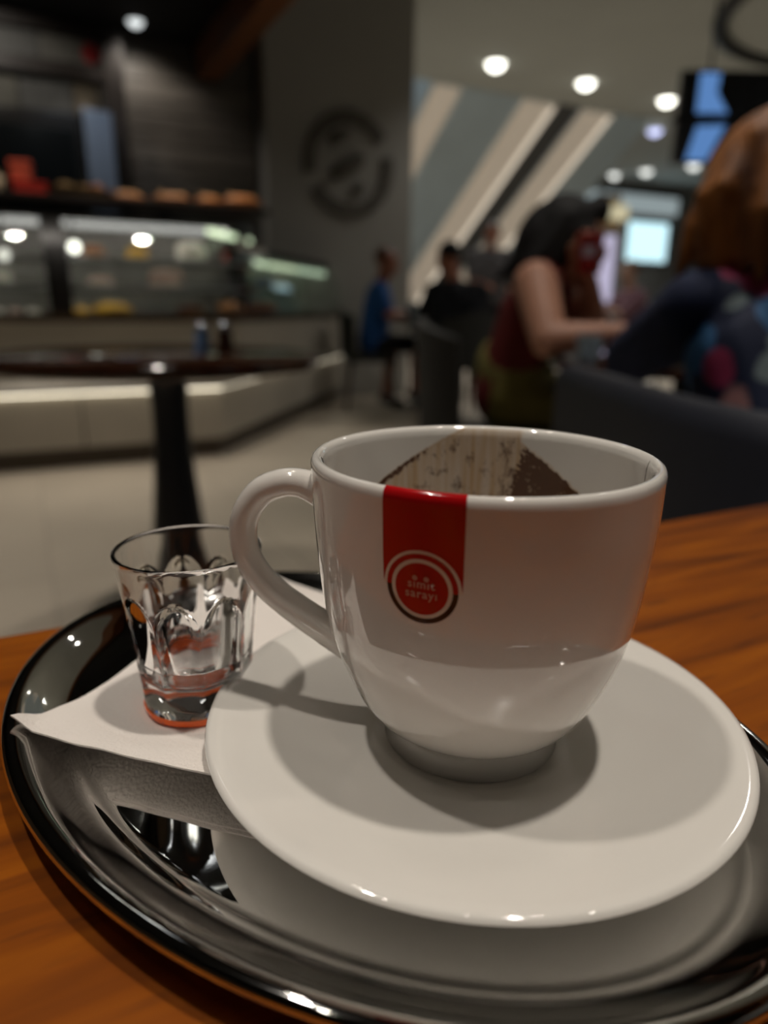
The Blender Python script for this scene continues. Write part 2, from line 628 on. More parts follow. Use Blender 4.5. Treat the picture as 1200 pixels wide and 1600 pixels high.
for lab, x, y in (('spotlight in the black ceiling, reflected as the left bright dot on the tray floor', 0.35, 2.84),
                  ('spotlight in the black ceiling, reflected as the right bright dot on the tray floor', 0.52, 2.77)):
    t2 = copy_tree(t, (x, y, 2.9), None, lab)
    t2['group'] = 'ceiling spotlights reflected in the tray'
    t2.children[1].data = t2.children[1].data.copy()
    t2.children[1].data.materials[0] = M['lamp']
t = thing('ceiling_light', 'small rectangular ceiling light reflected as the white bar on the tray floor', 'ceiling light', (0.42, 2.50, 2.9), 0.15)
obj('housing', B(-0.045, 0.045, -0.13, 0.13, -0.03, 0, bev=0.004), M['black_metal'], t)
obj('diffuser', B(-0.036, 0.036, -0.12, 0.12, -0.034, -0.03), emis('ceiling_diffuser', (0.95, 0.98, 1.0), 2.2), t)

# ------------------------------------------------------------------ mall: escalators, back walls, shop front
M['clad'] = mat('blue_grey_cladding', (0.52, 0.65, 0.74), rough=0.45, vary=0.10, scale=1.5)
M['backlit'] = mat('backlit_beige_panel', (0.55, 0.48, 0.38), rough=0.5, vary=0.12, scale=2.5, emit=(1.0, 0.84, 0.66), estr=0.20)
M['led_warm'] = emis('warm_led_strip', (1.0, 0.86, 0.68), 0.75)
M['rubber'] = mat('black_rubber', (0.015, 0.015, 0.016), rough=0.6, vary=0.1, scale=20)
M['step'] = mat('escalator_step_metal', (0.25, 0.25, 0.26), rough=0.4, metal=0.6, vary=0.1, scale=15)
SL = 0.70


def esc_z(y):
    return 3.7 - SL * (y - 9.02)


def incl(bm, x0, x1, y0, y1, dz0, dz1):
    """slab following the escalator incline between y0 (high) and y1 (low)"""
    vs = []
    for y in (y0, y1):
        for x, dz in ((x0, dz0), (x1, dz0), (x1, dz1), (x0, dz1)):
            vs.append(bm.verts.new((x, y, esc_z(y) + dz)))
    a, b = vs[:4], vs[4:]
    bm.faces.new(a[::-1])
    bm.faces.new(b)
    for k in range(4):
        bm.faces.new((a[k], a[(k + 1) % 4], b[(k + 1) % 4], b[k]))
    return bm


def escalator(label, panels, xa, xb):
    t = thing('escalator', label, 'escalator', (0, 0, 0), 0, 'escalators in the open well')
    yb = 14.0
    obj('truss', incl(bmesh.new(), xa, xb, 9.02, yb, 0.0, 0.55), M['clad'], t)
    if xa < 6:
        obj('gap_shade_panel', incl(bmesh.new(), 7.37, 7.79, 9.02, yb, 0.02, 0.10), mat('gap_shade_grey', (0.09, 0.095, 0.10), rough=0.6, vary=0.1), t)  # dark sheet added to stand for the shade between the two escalators
    for a, b, led in panels:
        n = 7
        for k in range(n):
            y0 = 9.03 + (yb - 9.03) * k / n
            y1 = 9.03 + (yb - 9.03) * (k + 1) / n - 0.012
            obj('light_panel', incl(bmesh.new(), a, b, y0, y1, -0.03, 0.0), M['backlit'], t)
        if led:
            p = obj('led_strip', incl(bmesh.new(), b - 0.10, b - 0.02, 9.05, yb, -0.045, -0.03), M['led_warm'], t)
    for x in (xa + 0.05, xb - 0.05):
        obj('balustrade', incl(bmesh.new(), x - 0.012, x + 0.012, 9.3, yb, 0.55, 1.35), mat('balustrade_glass', (0.8, 0.85, 0.85), rough=0.1, trans=0.9), t)
        obj('handrail', incl(bmesh.new(), x - 0.04, x + 0.04, 9.3, yb, 1.35, 1.42), M['rubber'], t)
    for k in range(16):
        y = 9.3 + k * 0.29
        obj('step', B(xa + 0.15, xb - 0.15, y, y + 0.30, esc_z(y) + 0.52, esc_z(y) + 0.66), M['step'], t)
    return t


escalator('wide blue-grey escalator underside with a pale light strip along each side', [(5.28, 5.69, False), (6.73, 7.33, True)], 5.22, 7.36)
escalator('second escalator to the right of the dark gap, with one pale light strip', [(7.82, 8.42, True)], 7.80, 9.2)
M['well_wall'] = mat('blue_grey_well_wall', (0.12, 0.125, 0.125), rough=0.7, vary=0.08, scale=1)
structure(obj('wall_back', B(2.0, 11.0, 16.8, 17.0, 0, 9.0), M['well_wall']))
structure(obj('wall_right', B(10.9, 11.0, 13.2, 16.8, 0, 9.0), M['well_wall']))
M['shop_wall'] = mat('grey_shop_wall', (0.22, 0.22, 0.21), rough=0.6, vary=0.1, scale=2)
shop = structure(obj('wall_back', B(11.0, 20, 13.2, 13.4, 0, 3.7), M['shop_wall']))
sg = thing('shop_sign', 'long pale blue-white lit shop fascia beneath the far downlights', 'sign', (12.75, 13.2, 3.22))
obj('light_box', B(-1.75, 1.75, -0.16, 0, -0.19, 0.19, bev=0.02), emis('fascia_glow', (0.62, 0.74, 0.76), 0.42), sg)
obj('sign_frame', B(-1.80, 1.80, -0.14, 0, 0.19, 0.24), M['black'], sg)
sw = thing('shop_window', 'bright cyan-white lit shop window at the far end', 'window', (13.7, 13.2, 2.42))
obj('pane', B(-0.66, 0.66, -0.05, -0.02, -0.45, 0.42), emis('window_glow', (0.62, 0.92, 1.0), 1.25), sw)
for x0, x1, z0, z1 in ((-0.72, -0.66, -0.5, 0.48), (0.66, 0.72, -0.5, 0.48), (-0.72, 0.72, 0.42, 0.48), (-0.72, 0.72, -0.5, -0.45)):
    obj('frame', B(x0, x1, -0.07, 0, z0, z1), M['steel'], sw)
sp = thing('light_panel', 'tall narrow pinkish white lit panel left of the bright window', 'light panel', (12.42, 13.2, 1.75))
obj('panel', B(-0.27, 0.27, -0.08, -0.01, -0.75, 0.75, bev=0.01), emis('pink_white_glow', (0.80, 0.74, 1.0), 0.62), sp)
obj('frame', B(-0.31, 0.31, -0.06, 0, -0.80, -0.75), M['steel'], sp)
obj('frame', B(-0.31, 0.31, -0.06, 0, 0.75, 0.80), M['steel'], sp)
lb = thing('lit_sign', 'pale blue lit panel low under the pinkish one', 'light panel', (12.42, 13.2, 0.62))
obj('panel', B(-0.25, 0.25, -0.08, 0, -0.22, 0.22, bev=0.01), emis('blue_glow', (0.30, 0.5, 0.75), 0.5), lb)
ys = thing('hanging_sign', 'yellowish lit sign hung over a tan board in front of the shop', 'sign', (11.6, 12.3, 2.86))
obj('light_box', B(-0.52, 0.52, -0.06, 0.06, -0.15, 0.15, bev=0.03), emis('yellow_glow', (0.95, 0.85, 0.55), 0.6), ys)
obj('board', B(-0.34, 0.28, -0.05, 0.05, 0.16, 0.34), mat('tan_sign_board', (0.36, 0.24, 0.10), rough=0.6, vary=0.2), ys)
obj('board', B(-0.30, 0.30, -0.05, 0.05, -0.36, -0.16), mat('ochre_sign_board', (0.45, 0.26, 0.07), rough=0.6, vary=0.2), ys)
for x in (-0.25, 0.2):
    obj('hanger', B(x - 0.01, x + 0.01, -0.01, 0.01, 0.34, 0.84), M['black_metal'], ys)
mat_case = mat('shop_white', (0.55, 0.56, 0.56), rough=0.4, vary=0.1)
kk = thing('kiosk_counter', 'white shop counter in front of the bright window', 'counter', (13.2, 12.2, 0))
obj('body', B(-0.9, 0.9, -0.3, 0.3, 0.08, 1.0, bev=0.02), mat_case, kk)
obj('worktop', B(-0.95, 0.95, -0.34, 0.34, 1.0, 1.05, bev=0.01), mat_case, kk)
obj('plinth', B(-0.85, 0.85, -0.25, 0.25, 0, 0.08), M['black'], kk)

structure(obj('wall_right', B(20.0, 20.2, -3.2, 13.4, 0, 3.7), M['shop_wall']))

# bank of hanging screens, top right
hx, hy = W(2.74, 6.0)
scr = thing('hanging_screens', 'bank of four dark hanging screens showing blue pictures', 'screens', (hx, hy, 2.28), -math.radians(YAW))
M['screen'] = mat('screen_black_glass', (0.01, 0.011, 0.014), rough=0.15, vary=0.1)
blue = emis('screen_blue', (0.16, 0.36, 0.80), 0.62)
blue2 = emis('screen_pale_blue', (0.30, 0.42, 0.72), 0.7)
for cx, cz in ((-0.27, 0.165), (0.27, 0.165), (-0.27, -0.165), (0.27, -0.165)):
    s = obj('screen', B(cx - 0.265, cx + 0.265, -0.03, 0.03, cz - 0.155, cz + 0.155, bev=0.01), M['screen'], scr)
    if cx < 0 and cz > 0:
        bm = bmesh.new()
        prism(bm, [(-0.40, 0.03), (-0.16, 0.03), (-0.26, 0.17), (-0.25, 0.30), (-0.40, 0.30)], 0, 0.004)
    elif cx < 0:
        bm = bmesh.new()
        prism(bm, [(-0.44, -0.30), (-0.28, -0.30), (-0.16, -0.05), (-0.38, -0.06)], 0, 0.004)
    elif cz > 0:
        bm = bmesh.new()
        prism(bm, [(0.16, 0.02), (0.30, 0.06), (0.42, 0.24), (0.20, 0.18)], 0, 0.004)
    else:
        bm = bmesh.new()
        prism(bm, [(0.10, -0.28), (0.22, -0.30), (0.25, -0.22), (0.12, -0.22)], 0, 0.004)
    bmesh.ops.transform(bm, matrix=Matrix.Translation((0, -0.03, 0)) @ Matrix.Rotation(PI / 2, 4, 'X'), verts=bm.verts)
    obj('picture', bm, blue if cx < 0 else blue2, s)
obj('rail', B(-0.55, 0.55, 0.03, 0.06, -0.02, 0.02), M['black_metal'], scr)
for x in (-0.3, 0.3):
    obj('hanger', B(x - 0.008, x + 0.008, 0.037, 0.053, 0.0, 1.42), M['black_metal'], scr)

# ------------------------------------------------------------------ shelving / menu frame on the cafe's back wall
fr = thing('wall_shelving', 'dark timber wall frame with pale boards and a black recess behind the counter', 'shelving', (0, 6.45, 0))
M['frame_wood'] = mat('dark_frame_wood', (0.016, 0.010, 0.007), rough=0.5, vary=0.4, scale=6, stretch=(8, 8, 1))
for x in (-1.6, 0.80):
    obj('post', B(x, x + 0.155, -0.05, 0.12, 0, 2.88, bev=0.006), M['frame_wood'], fr)
for z0, z1 in ((2.79, 2.88), (2.50, 2.60)):
    obj('rail', B(-1.5, 0.815, -0.04, 0.10, z0, z1, bev=0.004), M['frame_wood'], fr)
obj('back_panel', B(-1.5, 0.815, 0.10, 0.13, 0, 2.88), M['black'], fr)
cols = [(0.10, 0.095, 0.075), (0.13, 0.105, 0.07), (0.10, 0.10, 0.09), (0.085, 0.085, 0.08), (0.12, 0.115, 0.10)]
bm_mats = [mat('menu_board_print', c, rough=0.6, vary=0.35, scale=9, stretch=(6, 1, 1)) for c in cols]
x = -1.48
k = 0
while x < 0.78:
    w = 0.455
    obj('menu_board', B(x, min(x + w, 0.81), 0.03, 0.10, 2.605, 2.785, bev=0.003), bm_mats[k % 5], fr)
    x += w + 0.01
    k += 1
x = -1.48
while x < 0.78:
    w = 0.18 + 0.09 * ((k * 7) % 3)
    obj('menu_board', B(x, min(x + w, 0.81), 0.04, 0.10, 2.27, 2.495, bev=0.003), bm_mats[(k * 3) % 5], fr)
    x += w + 0.012
    k += 1
bm = bmesh.new()
lathe(bm, [(0, 0), (0.068, 0), (0.068, 0.006), (0, 0.006)], 28, M=Matrix.Translation((0.735, 0.029, 2.695)) @ Matrix.Rotation(PI / 2, 4, 'X'))
obj('red_dot', bm, mat('red_print', (0.30, 0.02, 0.02), rough=0.5, vary=0.1), fr)
ov = thing('oven', 'black oven front in the recess behind the counter', 'oven', (-0.25, 6.2, 0))
obj('body', B(-0.85, 0.83, 0, 0.34, 0.9, 2.2, bev=0.01), M['black'], ov)
obj('door', B(-0.80, 0.78, -0.02, 0, 1.0, 2.1, bev=0.01), mat('oven_glass', (0.010, 0.012, 0.013), rough=0.12, vary=0.1), ov)
obj('base', B(-0.85, 0.83, 0.02, 0.34, 0, 0.9), M['black'], ov)
fx = thing('fridge', 'tall narrow blue-grey steel cabinet door beside the black oven', 'fridge', (0.69, 6.05, 0))
obj('body', B(-0.10, 0.10, 0, 0.33, 0, 2.22, bev=0.008), M['steel'], fx)
obj('door', B(-0.095, 0.095, -0.03, 0, 0.1, 2.20, bev=0.008), mat('blue_grey_steel', (0.30, 0.37, 0.48), rough=0.4, vary=0.15, scale=2), fx)
spot(0.55, 5.35, 2.84, 9, 60, 0.04, (0.75, 0.85, 1.0), 0.70, 6.2, 1.8)

# ------------------------------------------------------------------ pastry counter
P0, P1, P2 = Vector((-2.6, 4.09)), Vector((1.02, 4.09)), Vector((3.08, 6.75))
_t2 = (P2 - P1).normalized()
_n2 = Vector((-_t2.y, _t2.x))


def off(d, s0=None, s1=None):
    """front line of the counter moved d inwards: straight run, corner, angled run"""
    k = d * (1 - _n2.y) / _t2.y if False else None
    # corner: y = P1.y + d ; (p-P1).n2 = d
    y = P1.y + d
    x = P1.x + (d - d * _n2.y) / _n2.x
    c = Vector((x, y))
    return [(P0.x, y), (c.x, c.y), tuple(P2 + _n2 * d)]


def offc(d):
    """line of the upper case: on the angled run it stands closer to the edge of the bench"""
    e = 0.03 + 0.35 * max(0.0, d - 0.3)
    y = P1.y + d
    c = (P1.x + (e - d * _n2.y) / _n2.x, y)
    return [(P0.x, y), c, tuple(P2 + _n2 * e)]


UA = 1.0     # end of the tall case on the angled run


def off_a(d):
    e = 0.03 + 0.35 * max(0.0, d - 0.3)
    return offc(d)[:2] + [tuple(P1 + _t2 * UA + _n2 * e)]


def off_b(d):
    e = 0.03 + 0.35 * max(0.0, d - 0.3)
    return [tuple(P1 + _t2 * (UA + 0.02) + _n2 * e), tuple(P2 + _n2 * e)]


def ang(s, d, z):
    p = P1 + _t2 * s + _n2 * d
    return Vector((p.x, p.y, z))


ctr = thing('display_counter', 'long pastry counter with curved glass, pale stone base and lit ledge', 'display counter', (0, 0, 0))
obj('toe_kick', sweep(bmesh.new(), [(0.055, 0), (0.055, 0.11), (0.9, 0.11), (0.9, 0)], off), mat('brown_toe_kick', (0.075, 0.055, 0.035), rough=0.5, vary=0.2), ctr)
# stone facing panels of the low bench, one by one
xs = [P0.x, -1.55, -0.62, 0.25, P1.x]
for a, b in zip(xs, xs[1:]):
    bm = bmesh.new()
    box(bm, a + 0.004, b - 0.004, P1.y + 0.03, P1.y + 0.07, 0.105, 0.40, bev=0.004)
    obj('facing_panel', bm, M['stone'], ctr)
Lb = (P2 - P1).length
Mb = Matrix.Translation((P1.x, P1.y, 0)) @ Matrix.Rotation(math.atan2(_t2.y, _t2.x), 4, 'Z')
for k in range(3):
    a, b = Lb * k / 3, Lb * (k + 1) / 3
    bm = bmesh.new()
    box(bm, a + (0.02 if k == 0 else 0.004), b - 0.004, 0.03, 0.07, 0.105, 0.40, bev=0.004, M=Mb)
    obj('facing_panel', bm, M['stone'], ctr)
obj('ledge', sweep(bmesh.new(), [(0.0, 0.408), (0.0, 0.44), (0.012, 0.45), (0.55, 0.45), (0.55, 0.43), (0.05, 0.408)], off), M['stone'], ctr)
led_prof = [(0.008, 0.400), (0.008, 0.408), (0.024, 0.408), (0.024, 0.400)]
obj('led_strip', sweep(bmesh.new(), led_prof, lambda d: off(d)[:2]), emis('led_under_ledge', (1.0, 0.90, 0.70), 3.4), ctr)
obj('led_strip', sweep(bmesh.new(), led_prof, lambda d: off(d)[1:]), emis('led_under_ledge_dim', (1.0, 0.90, 0.70), 1.3), ctr)
xs = [P0.x, -1.4, -0.25, offc(0.34)[1][0]]
for a, b in zip(xs, xs[1:]):
    obj('front_panel', B(a + 0.003, b - 0.003, P1.y + 0.34, P1.y + 0.39, 0.45, 0.765, bev=0.003), M['stone'], ctr)
s0 = (Vector(offc(0.34)[1]) - P1).dot(_t2)
for k in range(3):
    a, b = s0 + (Lb - s0) * k / 3, s0 + (Lb - s0) * (k + 1) / 3
    obj('front_panel', box(bmesh.new(), a + 0.003, b - 0.003, 0.045, 0.095, 0.45, 0.765, bev=0.003, M=Mb), M['stone'], ctr)
obj('deck', sweep(bmesh.new(), [(0.32, 0.765), (0.32, 0.79), (1.15, 0.79), (1.15, 0.765)], offc), mat('deck_steel', (0.42, 0.41, 0.39), rough=0.35, vary=0.15, scale=6), ctr)
obj('rail', sweep(bmesh.new(), [(0.315, 0.767), (0.315, 0.812), (0.345, 0.812), (0.345, 0.767)], offc), mat('brown_base_rail', (0.07, 0.045, 0.025), rough=0.4, vary=0.3, scale=8), ctr)
obj('carcass', sweep(bmesh.new(), [(0.50, 0.09), (0.50, 0.76), (1.15, 0.76), (1.15, 0.09)], offc), M['black'], ctr)
gp = [(0.335, 0.812), (0.335, 0.93), (0.345, 1.03), (0.375, 1.13), (0.43, 1.22), (0.51, 1.29), (0.62, 1.335)]
gc = catmull(gp, 4)
outer = [(p[0], p[1]) for p in gc]
inner = [(p[0] + 0.006, p[1] - 0.003) for p in gc][::-1]


def pane_material(name, tint, gain):
    m = bpy.data.materials.new(name)
    m.use_nodes = True
    nt = m.node_tree
    nt.nodes.clear()
    tr = nt.nodes.new('ShaderNodeBsdfTransparent')
    tr.inputs[0].default_value = tuple(tint) + (1,)
    gl_ = nt.nodes.new('ShaderNodeBsdfGlossy')
    gl_.inputs['Roughness'].default_value = 0.02
    lw = nt.nodes.new('ShaderNodeLayerWeight')
    lw.inputs['Blend'].default_value = 0.5
    pw = nt.nodes.new('ShaderNodeMath')
    pw.operation = 'POWER'
    pw.inputs[1].default_value = 4.0
    nt.links.new(lw.outputs['Facing'], pw.inputs[0])
    fr_ = nt.nodes.new('ShaderNodeMath')
    fr_.operation = 'MULTIPLY_ADD'
    fr_.inputs[1].default_value = 0.7
    fr_.inputs[2].default_value = gain
    nt.links.new(pw.outputs[0], fr_.inputs[0])
    mx = nt.nodes.new('ShaderNodeMixShader')
    o = nt.nodes.new('ShaderNodeOutputMaterial')
    nt.links.new(fr_.outputs[0], mx.inputs[0])
    nt.links.new(tr.outputs[0], mx.inputs[1])
    nt.links.new(gl_.outputs[0], mx.inputs[2])
    nt.links.new(mx.outputs[0], o.inputs[0])
    return m


M['case_glass'] = pane_material('display_glass', (0.96, 0.98, 0.97), 0.05)
obj('curved_glass', sweep(bmesh.new(), outer + inner, off_a), M['case_glass'], ctr, smooth=True, angle=30)
obj('case_top', sweep(bmesh.new(), [(0.60, 1.33), (0.60, 1.375), (1.15, 1.375), (1.15, 1.33)], off_a), M['black'], ctr)
obj('light_diffuser', sweep(bmesh.new(), [(0.622, 1.292), (0.622, 1.328), (0.634, 1.328), (0.634, 1.292)], lambda d: [(-2.4, P1.y + d), (offc(d)[1][0] - 0.08, P1.y + d)]), emis('case_diffuser', (1.0, 0.97, 0.93), 0.75), ctr)
obj('light_tube', sweep(bmesh.new(), [(0.65, 1.302), (0.65, 1.328), (0.69, 1.328), (0.69, 1.302)], lambda d: [(-2.4, P1.y + d), (offc(d)[1][0] - 0.08, P1.y + d)]), emis('case_led', (1.0, 0.93, 0.84), 9.0), ctr)
obj('case_back', sweep(bmesh.new(), [(1.12, 0.79), (1.12, 1.33), (1.15, 1.33), (1.15, 0.79)], off_a), mat('case_back_grey', (0.22, 0.205, 0.19), rough=0.4, vary=0.35, scale=5), ctr)
for z in (0.955, 1.115):
    obj('glass_shelf', sweep(bmesh.new(), [(0.55, z), (0.55, z + 0.010), (1.10, z + 0.010), (1.10, z)], off_a), M['case_glass'], ctr)
    obj('shelf_edge', sweep(bmesh.new(), [(0.545, z - 0.004), (0.545, z + 0.014), (0.555, z + 0.014), (0.555, z - 0.004)], off_a), M['steel'], ctr)


def frame_post(xc, name='glass_post'):
    bm = bmesh.new()
    pts = [Vector((0, P1.y + p[0] - 0.012, p[1])) for p in gc]
    for sx in (0,):
        vs = []
        for p in pts:
            vs.append([bm.verts.new((xc + dx, p.y + dy, p.z + dy * 0.3)) for dx, dy in ((-0.06, 0), (0.06, 0), (0.06, 0.03), (-0.06, 0.03))])
        for a, b in zip(vs, vs[1:]):
            for k in range(4):
                bm.faces.new((a[k], a[(k + 1) % 4], b[(k + 1) % 4], b[k]))
        bm.faces.new(vs[0][::-1])
        bm.faces.new(vs[-1])
    return obj(name, bm, M['black'], ctr, smooth=True, angle=40)


frame_post(0.225)
frame_post(-1.15)
xcor = offc(0.66)[1]
obj('corner_post', B(xcor[0] - 0.07, xcor[0] + 0.05, xcor[1] - 0.02, xcor[1] + 0.04, 0.79, 1.33, bev=0.004), M['black'], ctr)
# raised shelf carried above the case
obj('raised_shelf', B(-2.6, 1.53, P1.y + 0.58, P1.y + 0.98, 1.425, 1.462, bev=0.004), M['frame_wood'], ctr)
for x in (-1.2, -0.4, 0.30, 0.9):
    obj('shelf_support', B(x - 0.015, x + 0.015, P1.y + 0.70, P1.y + 0.73, 1.375, 1.425), M['black_metal'], ctr)
    obj('shelf_support', B(x - 0.015, x + 0.015, P1.y + 0.92, P1.y + 0.95, 1.375, 1.425), M['black_metal'], ctr)
# angled run: a lower refrigerated case with greenish light
gp2 = [(0.335, 0.812), (0.335, 0.93), (0.36, 1.02), (0.42, 1.10), (0.52, 1.165), (0.62, 1.19)]
gc2 = catmull(gp2, 4)
o2 = [(p[0], p[1]) for p in gc2]
i2 = [(p[0] + 0.006, p[1] - 0.003) for p in gc2][::-1]
obj('curved_glass', sweep(bmesh.new(), o2 + i2, off_b), M['case_glass'], ctr, smooth=True, angle=30)
obj('case_top', sweep(bmesh.new(), [(0.60, 1.19), (0.60, 1.24), (1.15, 1.24), (1.15, 1.19)], off_b), M['black'], ctr)
obj('case_back', sweep(bmesh.new(), [(1.12, 0.79), (1.12, 1.19), (1.15, 1.19), (1.15, 0.79)], off_b), mat('case_back_green', (0.34, 0.38, 0.33), rough=0.4, vary=0.15, scale=4), ctr)
obj('glass_shelf', sweep(bmesh.new(), [(0.55, 0.985), (0.55, 0.995), (1.10, 0.995), (1.10, 0.985)], off_b), M['case_glass'], ctr)


def seg_b(bm, s0, s1, d0, d1, z0, z1):
    return box(bm, s0, s1, d0, d1, z0, z1, M=Mb)


green = emis('greenish_case_led', (0.78, 0.92, 0.62), 1.5)
obj('light_tube', seg_b(bmesh.new(), 0.30, 0.95, 0.155, 0.185, 1.27, 1.30), green, ctr)
obj('light_tube', seg_b(bmesh.new(), 1.05, 1.95, 0.155, 0.185, 1.135, 1.165), green, ctr)
obj('light_tube', seg_b(bmesh.new(), 2.05, 3.3, 0.155, 0.185, 1.135, 1.165), emis('greenish_case_led_dim', (0.75, 0.95, 0.68), 1.3), ctr)

# things on the counter: breads on top, pastries inside


def loaf(name, label, x, y, z, L, r, m, rz=0.0, group=None, scores=3):
    t = thing(name, label, 'bread', (x, y, z), rz, group)
    bm = bmesh.new()
    n = 14
    pts = [Vector((-L / 2 + L * k / n, 0, r * 0.72)) for k in range(n + 1)]
    rad = [max(0.004, r * math.sin(PI * (0.06 + 0.88 * k / n)) ** 0.6) for k in range(n + 1)]
    tube(bm, pts, rad, 14, flat=0.78)
    obj('crust', bm, m, t, smooth=True)
    for k in range(scores):
        xx = -L / 2 + L * (k + 1) / (scores + 1)
        bm = bmesh.new()
        capsule(bm, (xx - 0.02, -r * 0.35, r * 1.42), 0.008, (xx + 0.02, r * 0.35, r * 1.42), 0.008)
        obj('score_mark', bm, M['crumb'], t, smooth=True)
    return t


M['crumb'] = mat('pale_crumb', (0.55, 0.36, 0.16), rough=0.8, vary=0.3, scale=30)
M['golden'] = mat('golden_pastry', (0.75, 0.42, 0.03), rough=0.45, vary=0.4, scale=18, bump=0.2)
M['straw'] = mat('basket_weave', (0.32, 0.20, 0.09), rough=0.8, vary=0.5, scale=60, bump=0.5)
M['white_dish'] = mat('white_dish', (0.72, 0.72, 0.70), rough=0.2, vary=0.03)
zt = 1.462
bk = thing('bread_basket', 'shallow straw basket of pale rolls beside the red boxes', 'basket', (0.42, 4.88, zt))
bm = bmesh.new()
lathe(bm, [(0, 0.0), (0.13, 0.0), (0.16, 0.05), (0.168, 0.055), (0.155, 0.055), (0.125, 0.012), (0, 0.012)], 32, M=Matrix.Diagonal((1.15, 0.7, 1, 1)))
obj('basket', bm, M['straw'], bk, smooth=True, angle=50)
for k, (x, y) in enumerate(((-0.08, -0.02), (0.02, 0.03), (0.09, -0.02))):
    bm = bmesh.new()
    ellipsoid(bm, (x, y, 0.062), (0.05, 0.035, 0.03))
    r_ = obj('roll', bm, M['crumb'] if k < 2 else M['crust'], bk, smooth=True)
g = 'loaves along the upper shelf'
loaf('bread_loaf', 'short brown loaf right of the dark frame post, leftmost loaf on the shelf', 0.69, 4.86, zt, 0.20, 0.040, M['crust'], 0.2, g)
loaf('bread_loaf', 'brown loaf in the middle of the upper shelf', 0.94, 4.80, zt, 0.22, 0.042, M['crust'], -0.1, g)
loaf('bread_loaf', 'orange-brown loaf second from the pillar end of the shelf', 1.17, 4.80, zt, 0.17, 0.045, mat('orange_crust', (0.50, 0.18, 0.05), rough=0.55, vary=0.45, scale=20, bump=0.4), 0.3, g, 4)
loaf('bread_loaf', 'large orange-brown loaf at the pillar end of the upper shelf', 1.38, 4.78, zt, 0.25, 0.055, bpy.data.materials['orange_crust'], 0.1, g, 4)
M['red_box'] = mat('red_carton', (0.62, 0.035, 0.02), rough=0.45, vary=0.15, scale=15)
M['red_box2'] = mat('orange_red_carton', (0.66, 0.10, 0.05), rough=0.45, vary=0.15, scale=15)
for nm, lab, x, z, w, h, rz, mm in (
        ('carton', 'wide red carton at the bottom of the stack on the upper shelf', 0.145, zt, 0.17, 0.062, 0.1, M['red_box']),
        ('carton', 'orange-red carton lying on top of the wide red one', 0.115, zt + 0.063, 0.105, 0.105, -0.15, M['red_box2'])):
    t = thing(nm, lab, 'box', (x, 4.80, z), rz, 'red cartons on the upper shelf')
    obj('body', B(-w / 2, w / 2, -0.06, 0.06, 0, h * 0.75, bev=0.006), mm, t)
    obj('lid', B(-w / 2 - 0.004, w / 2 + 0.004, -0.064, 0.064, h * 0.70, h, bev=0.006), mm, t)
jr = thing('cream_jar', 'pale cream jar beside the red cartons at the frame edge', 'jar', (-0.02, 4.80, zt))
bm = bmesh.new()
lathe(bm, [(0, 0), (0.036, 0), (0.042, 0.02), (0.042, 0.075), (0.03, 0.09), (0, 0.09)], 28)
obj('body', bm, mat('cream_glaze', (0.62, 0.48, 0.32), rough=0.3, vary=0.1), jr, smooth=True, angle=50)
bm = bmesh.new()
lathe(bm, [(0, 0.09), (0.034, 0.09), (0.034, 0.105), (0, 0.11)], 28)
obj('lid', bm, M['straw'], jr, smooth=True, angle=50)


def plate_cake(name, label, cat, x, y, z, r, m, h, parts='cake'):
    t = thing(name, label, cat, (x, y, z), random.random())
    bm = bmesh.new()
    lathe(bm, [(0, 0.002), (r * 0.6, 0.0), (r, 0.012), (r, 0.016), (r * 0.6, 0.006), (0, 0.006)], 32)
    obj('plate', bm, M['white_dish'], t, smooth=True, angle=50)
    bm = bmesh.new()
    lathe(bm, [(0, 0.006), (r * 0.72, 0.006), (r * 0.75, 0.02), (r * 0.7, h), (r * 0.5, h * 1.1), (0, h * 1.15)], 28, radial=lambda a, rr, z: rr * (1 + 0.03 * math.sin(a * 7)))
    obj(parts, bm, m, t, smooth=True, angle=50)
    return t


M['pink'] = mat('pink_icing', (0.60, 0.42, 0.36), rough=0.5, vary=0.25, scale=20)
M['choc'] = mat('chocolate', (0.10, 0.035, 0.015), rough=0.35, vary=0.3, scale=20)
M['redfruit'] = mat('red_glaze', (0.35, 0.03, 0.02), rough=0.2, vary=0.4, scale=30)
M['white_cream'] = mat('white_cream', (0.72, 0.68, 0.60), rough=0.5, vary=0.08, scale=20)
plate_cake('cake', 'pink iced cake on a plate in the middle of the glass case', 'cake', 0.86, 4.74, 0.966, 0.14, M['pink'], 0.095)
plate_cake('cake', 'round white cake on the top glass shelf near the corner', 'cake', 1.03, 4.76, 1.126, 0.12, M['white_cream'], 0.10)
plate_cake('cake', 'small pinkish cake low in the case right of the black post', 'cake', 0.47, 4.74, 0.966, 0.09, M['pink'], 0.05)
plate_cake('tart', 'round brown tart on the top glass shelf right of the post', 'tart', 0.45, 4.76, 1.126, 0.085, M['crust'], 0.06)
plate_cake('tart', 'orange-brown tart at the middle of the top glass shelf', 'tart', 0.70, 4.76, 1.126, 0.085, M['golden'], 0.06)
plate_cake('cake', 'white cake on the lower glass shelf left of the black post', 'cake', -0.10, 4.76, 0.966, 0.13, M['white_cream'], 0.07)
loaf('yellow_pastry', 'long bright yellow pastry on the deck of the case', 0.50, 4.50, 0.795, 0.22, 0.050, M['golden'], -0.45, None, 2)
loaf('yellow_pastry', 'small yellow pastry beside the black post on the deck', 0.33, 4.56, 0.80, 0.10, 0.03, M['golden'], 0.1, None, 1)
plate_cake('tart', 'dark chocolate tart on the deck near the corner of the case', 'tart', 0.98, 4.66, 0.79, 0.11, M['choc'], 0.06)
tr = thing('pastry_tray', 'tray of pale sweets on the deck left of the black post', 'tray', (-0.08, 4.62, 0.79))
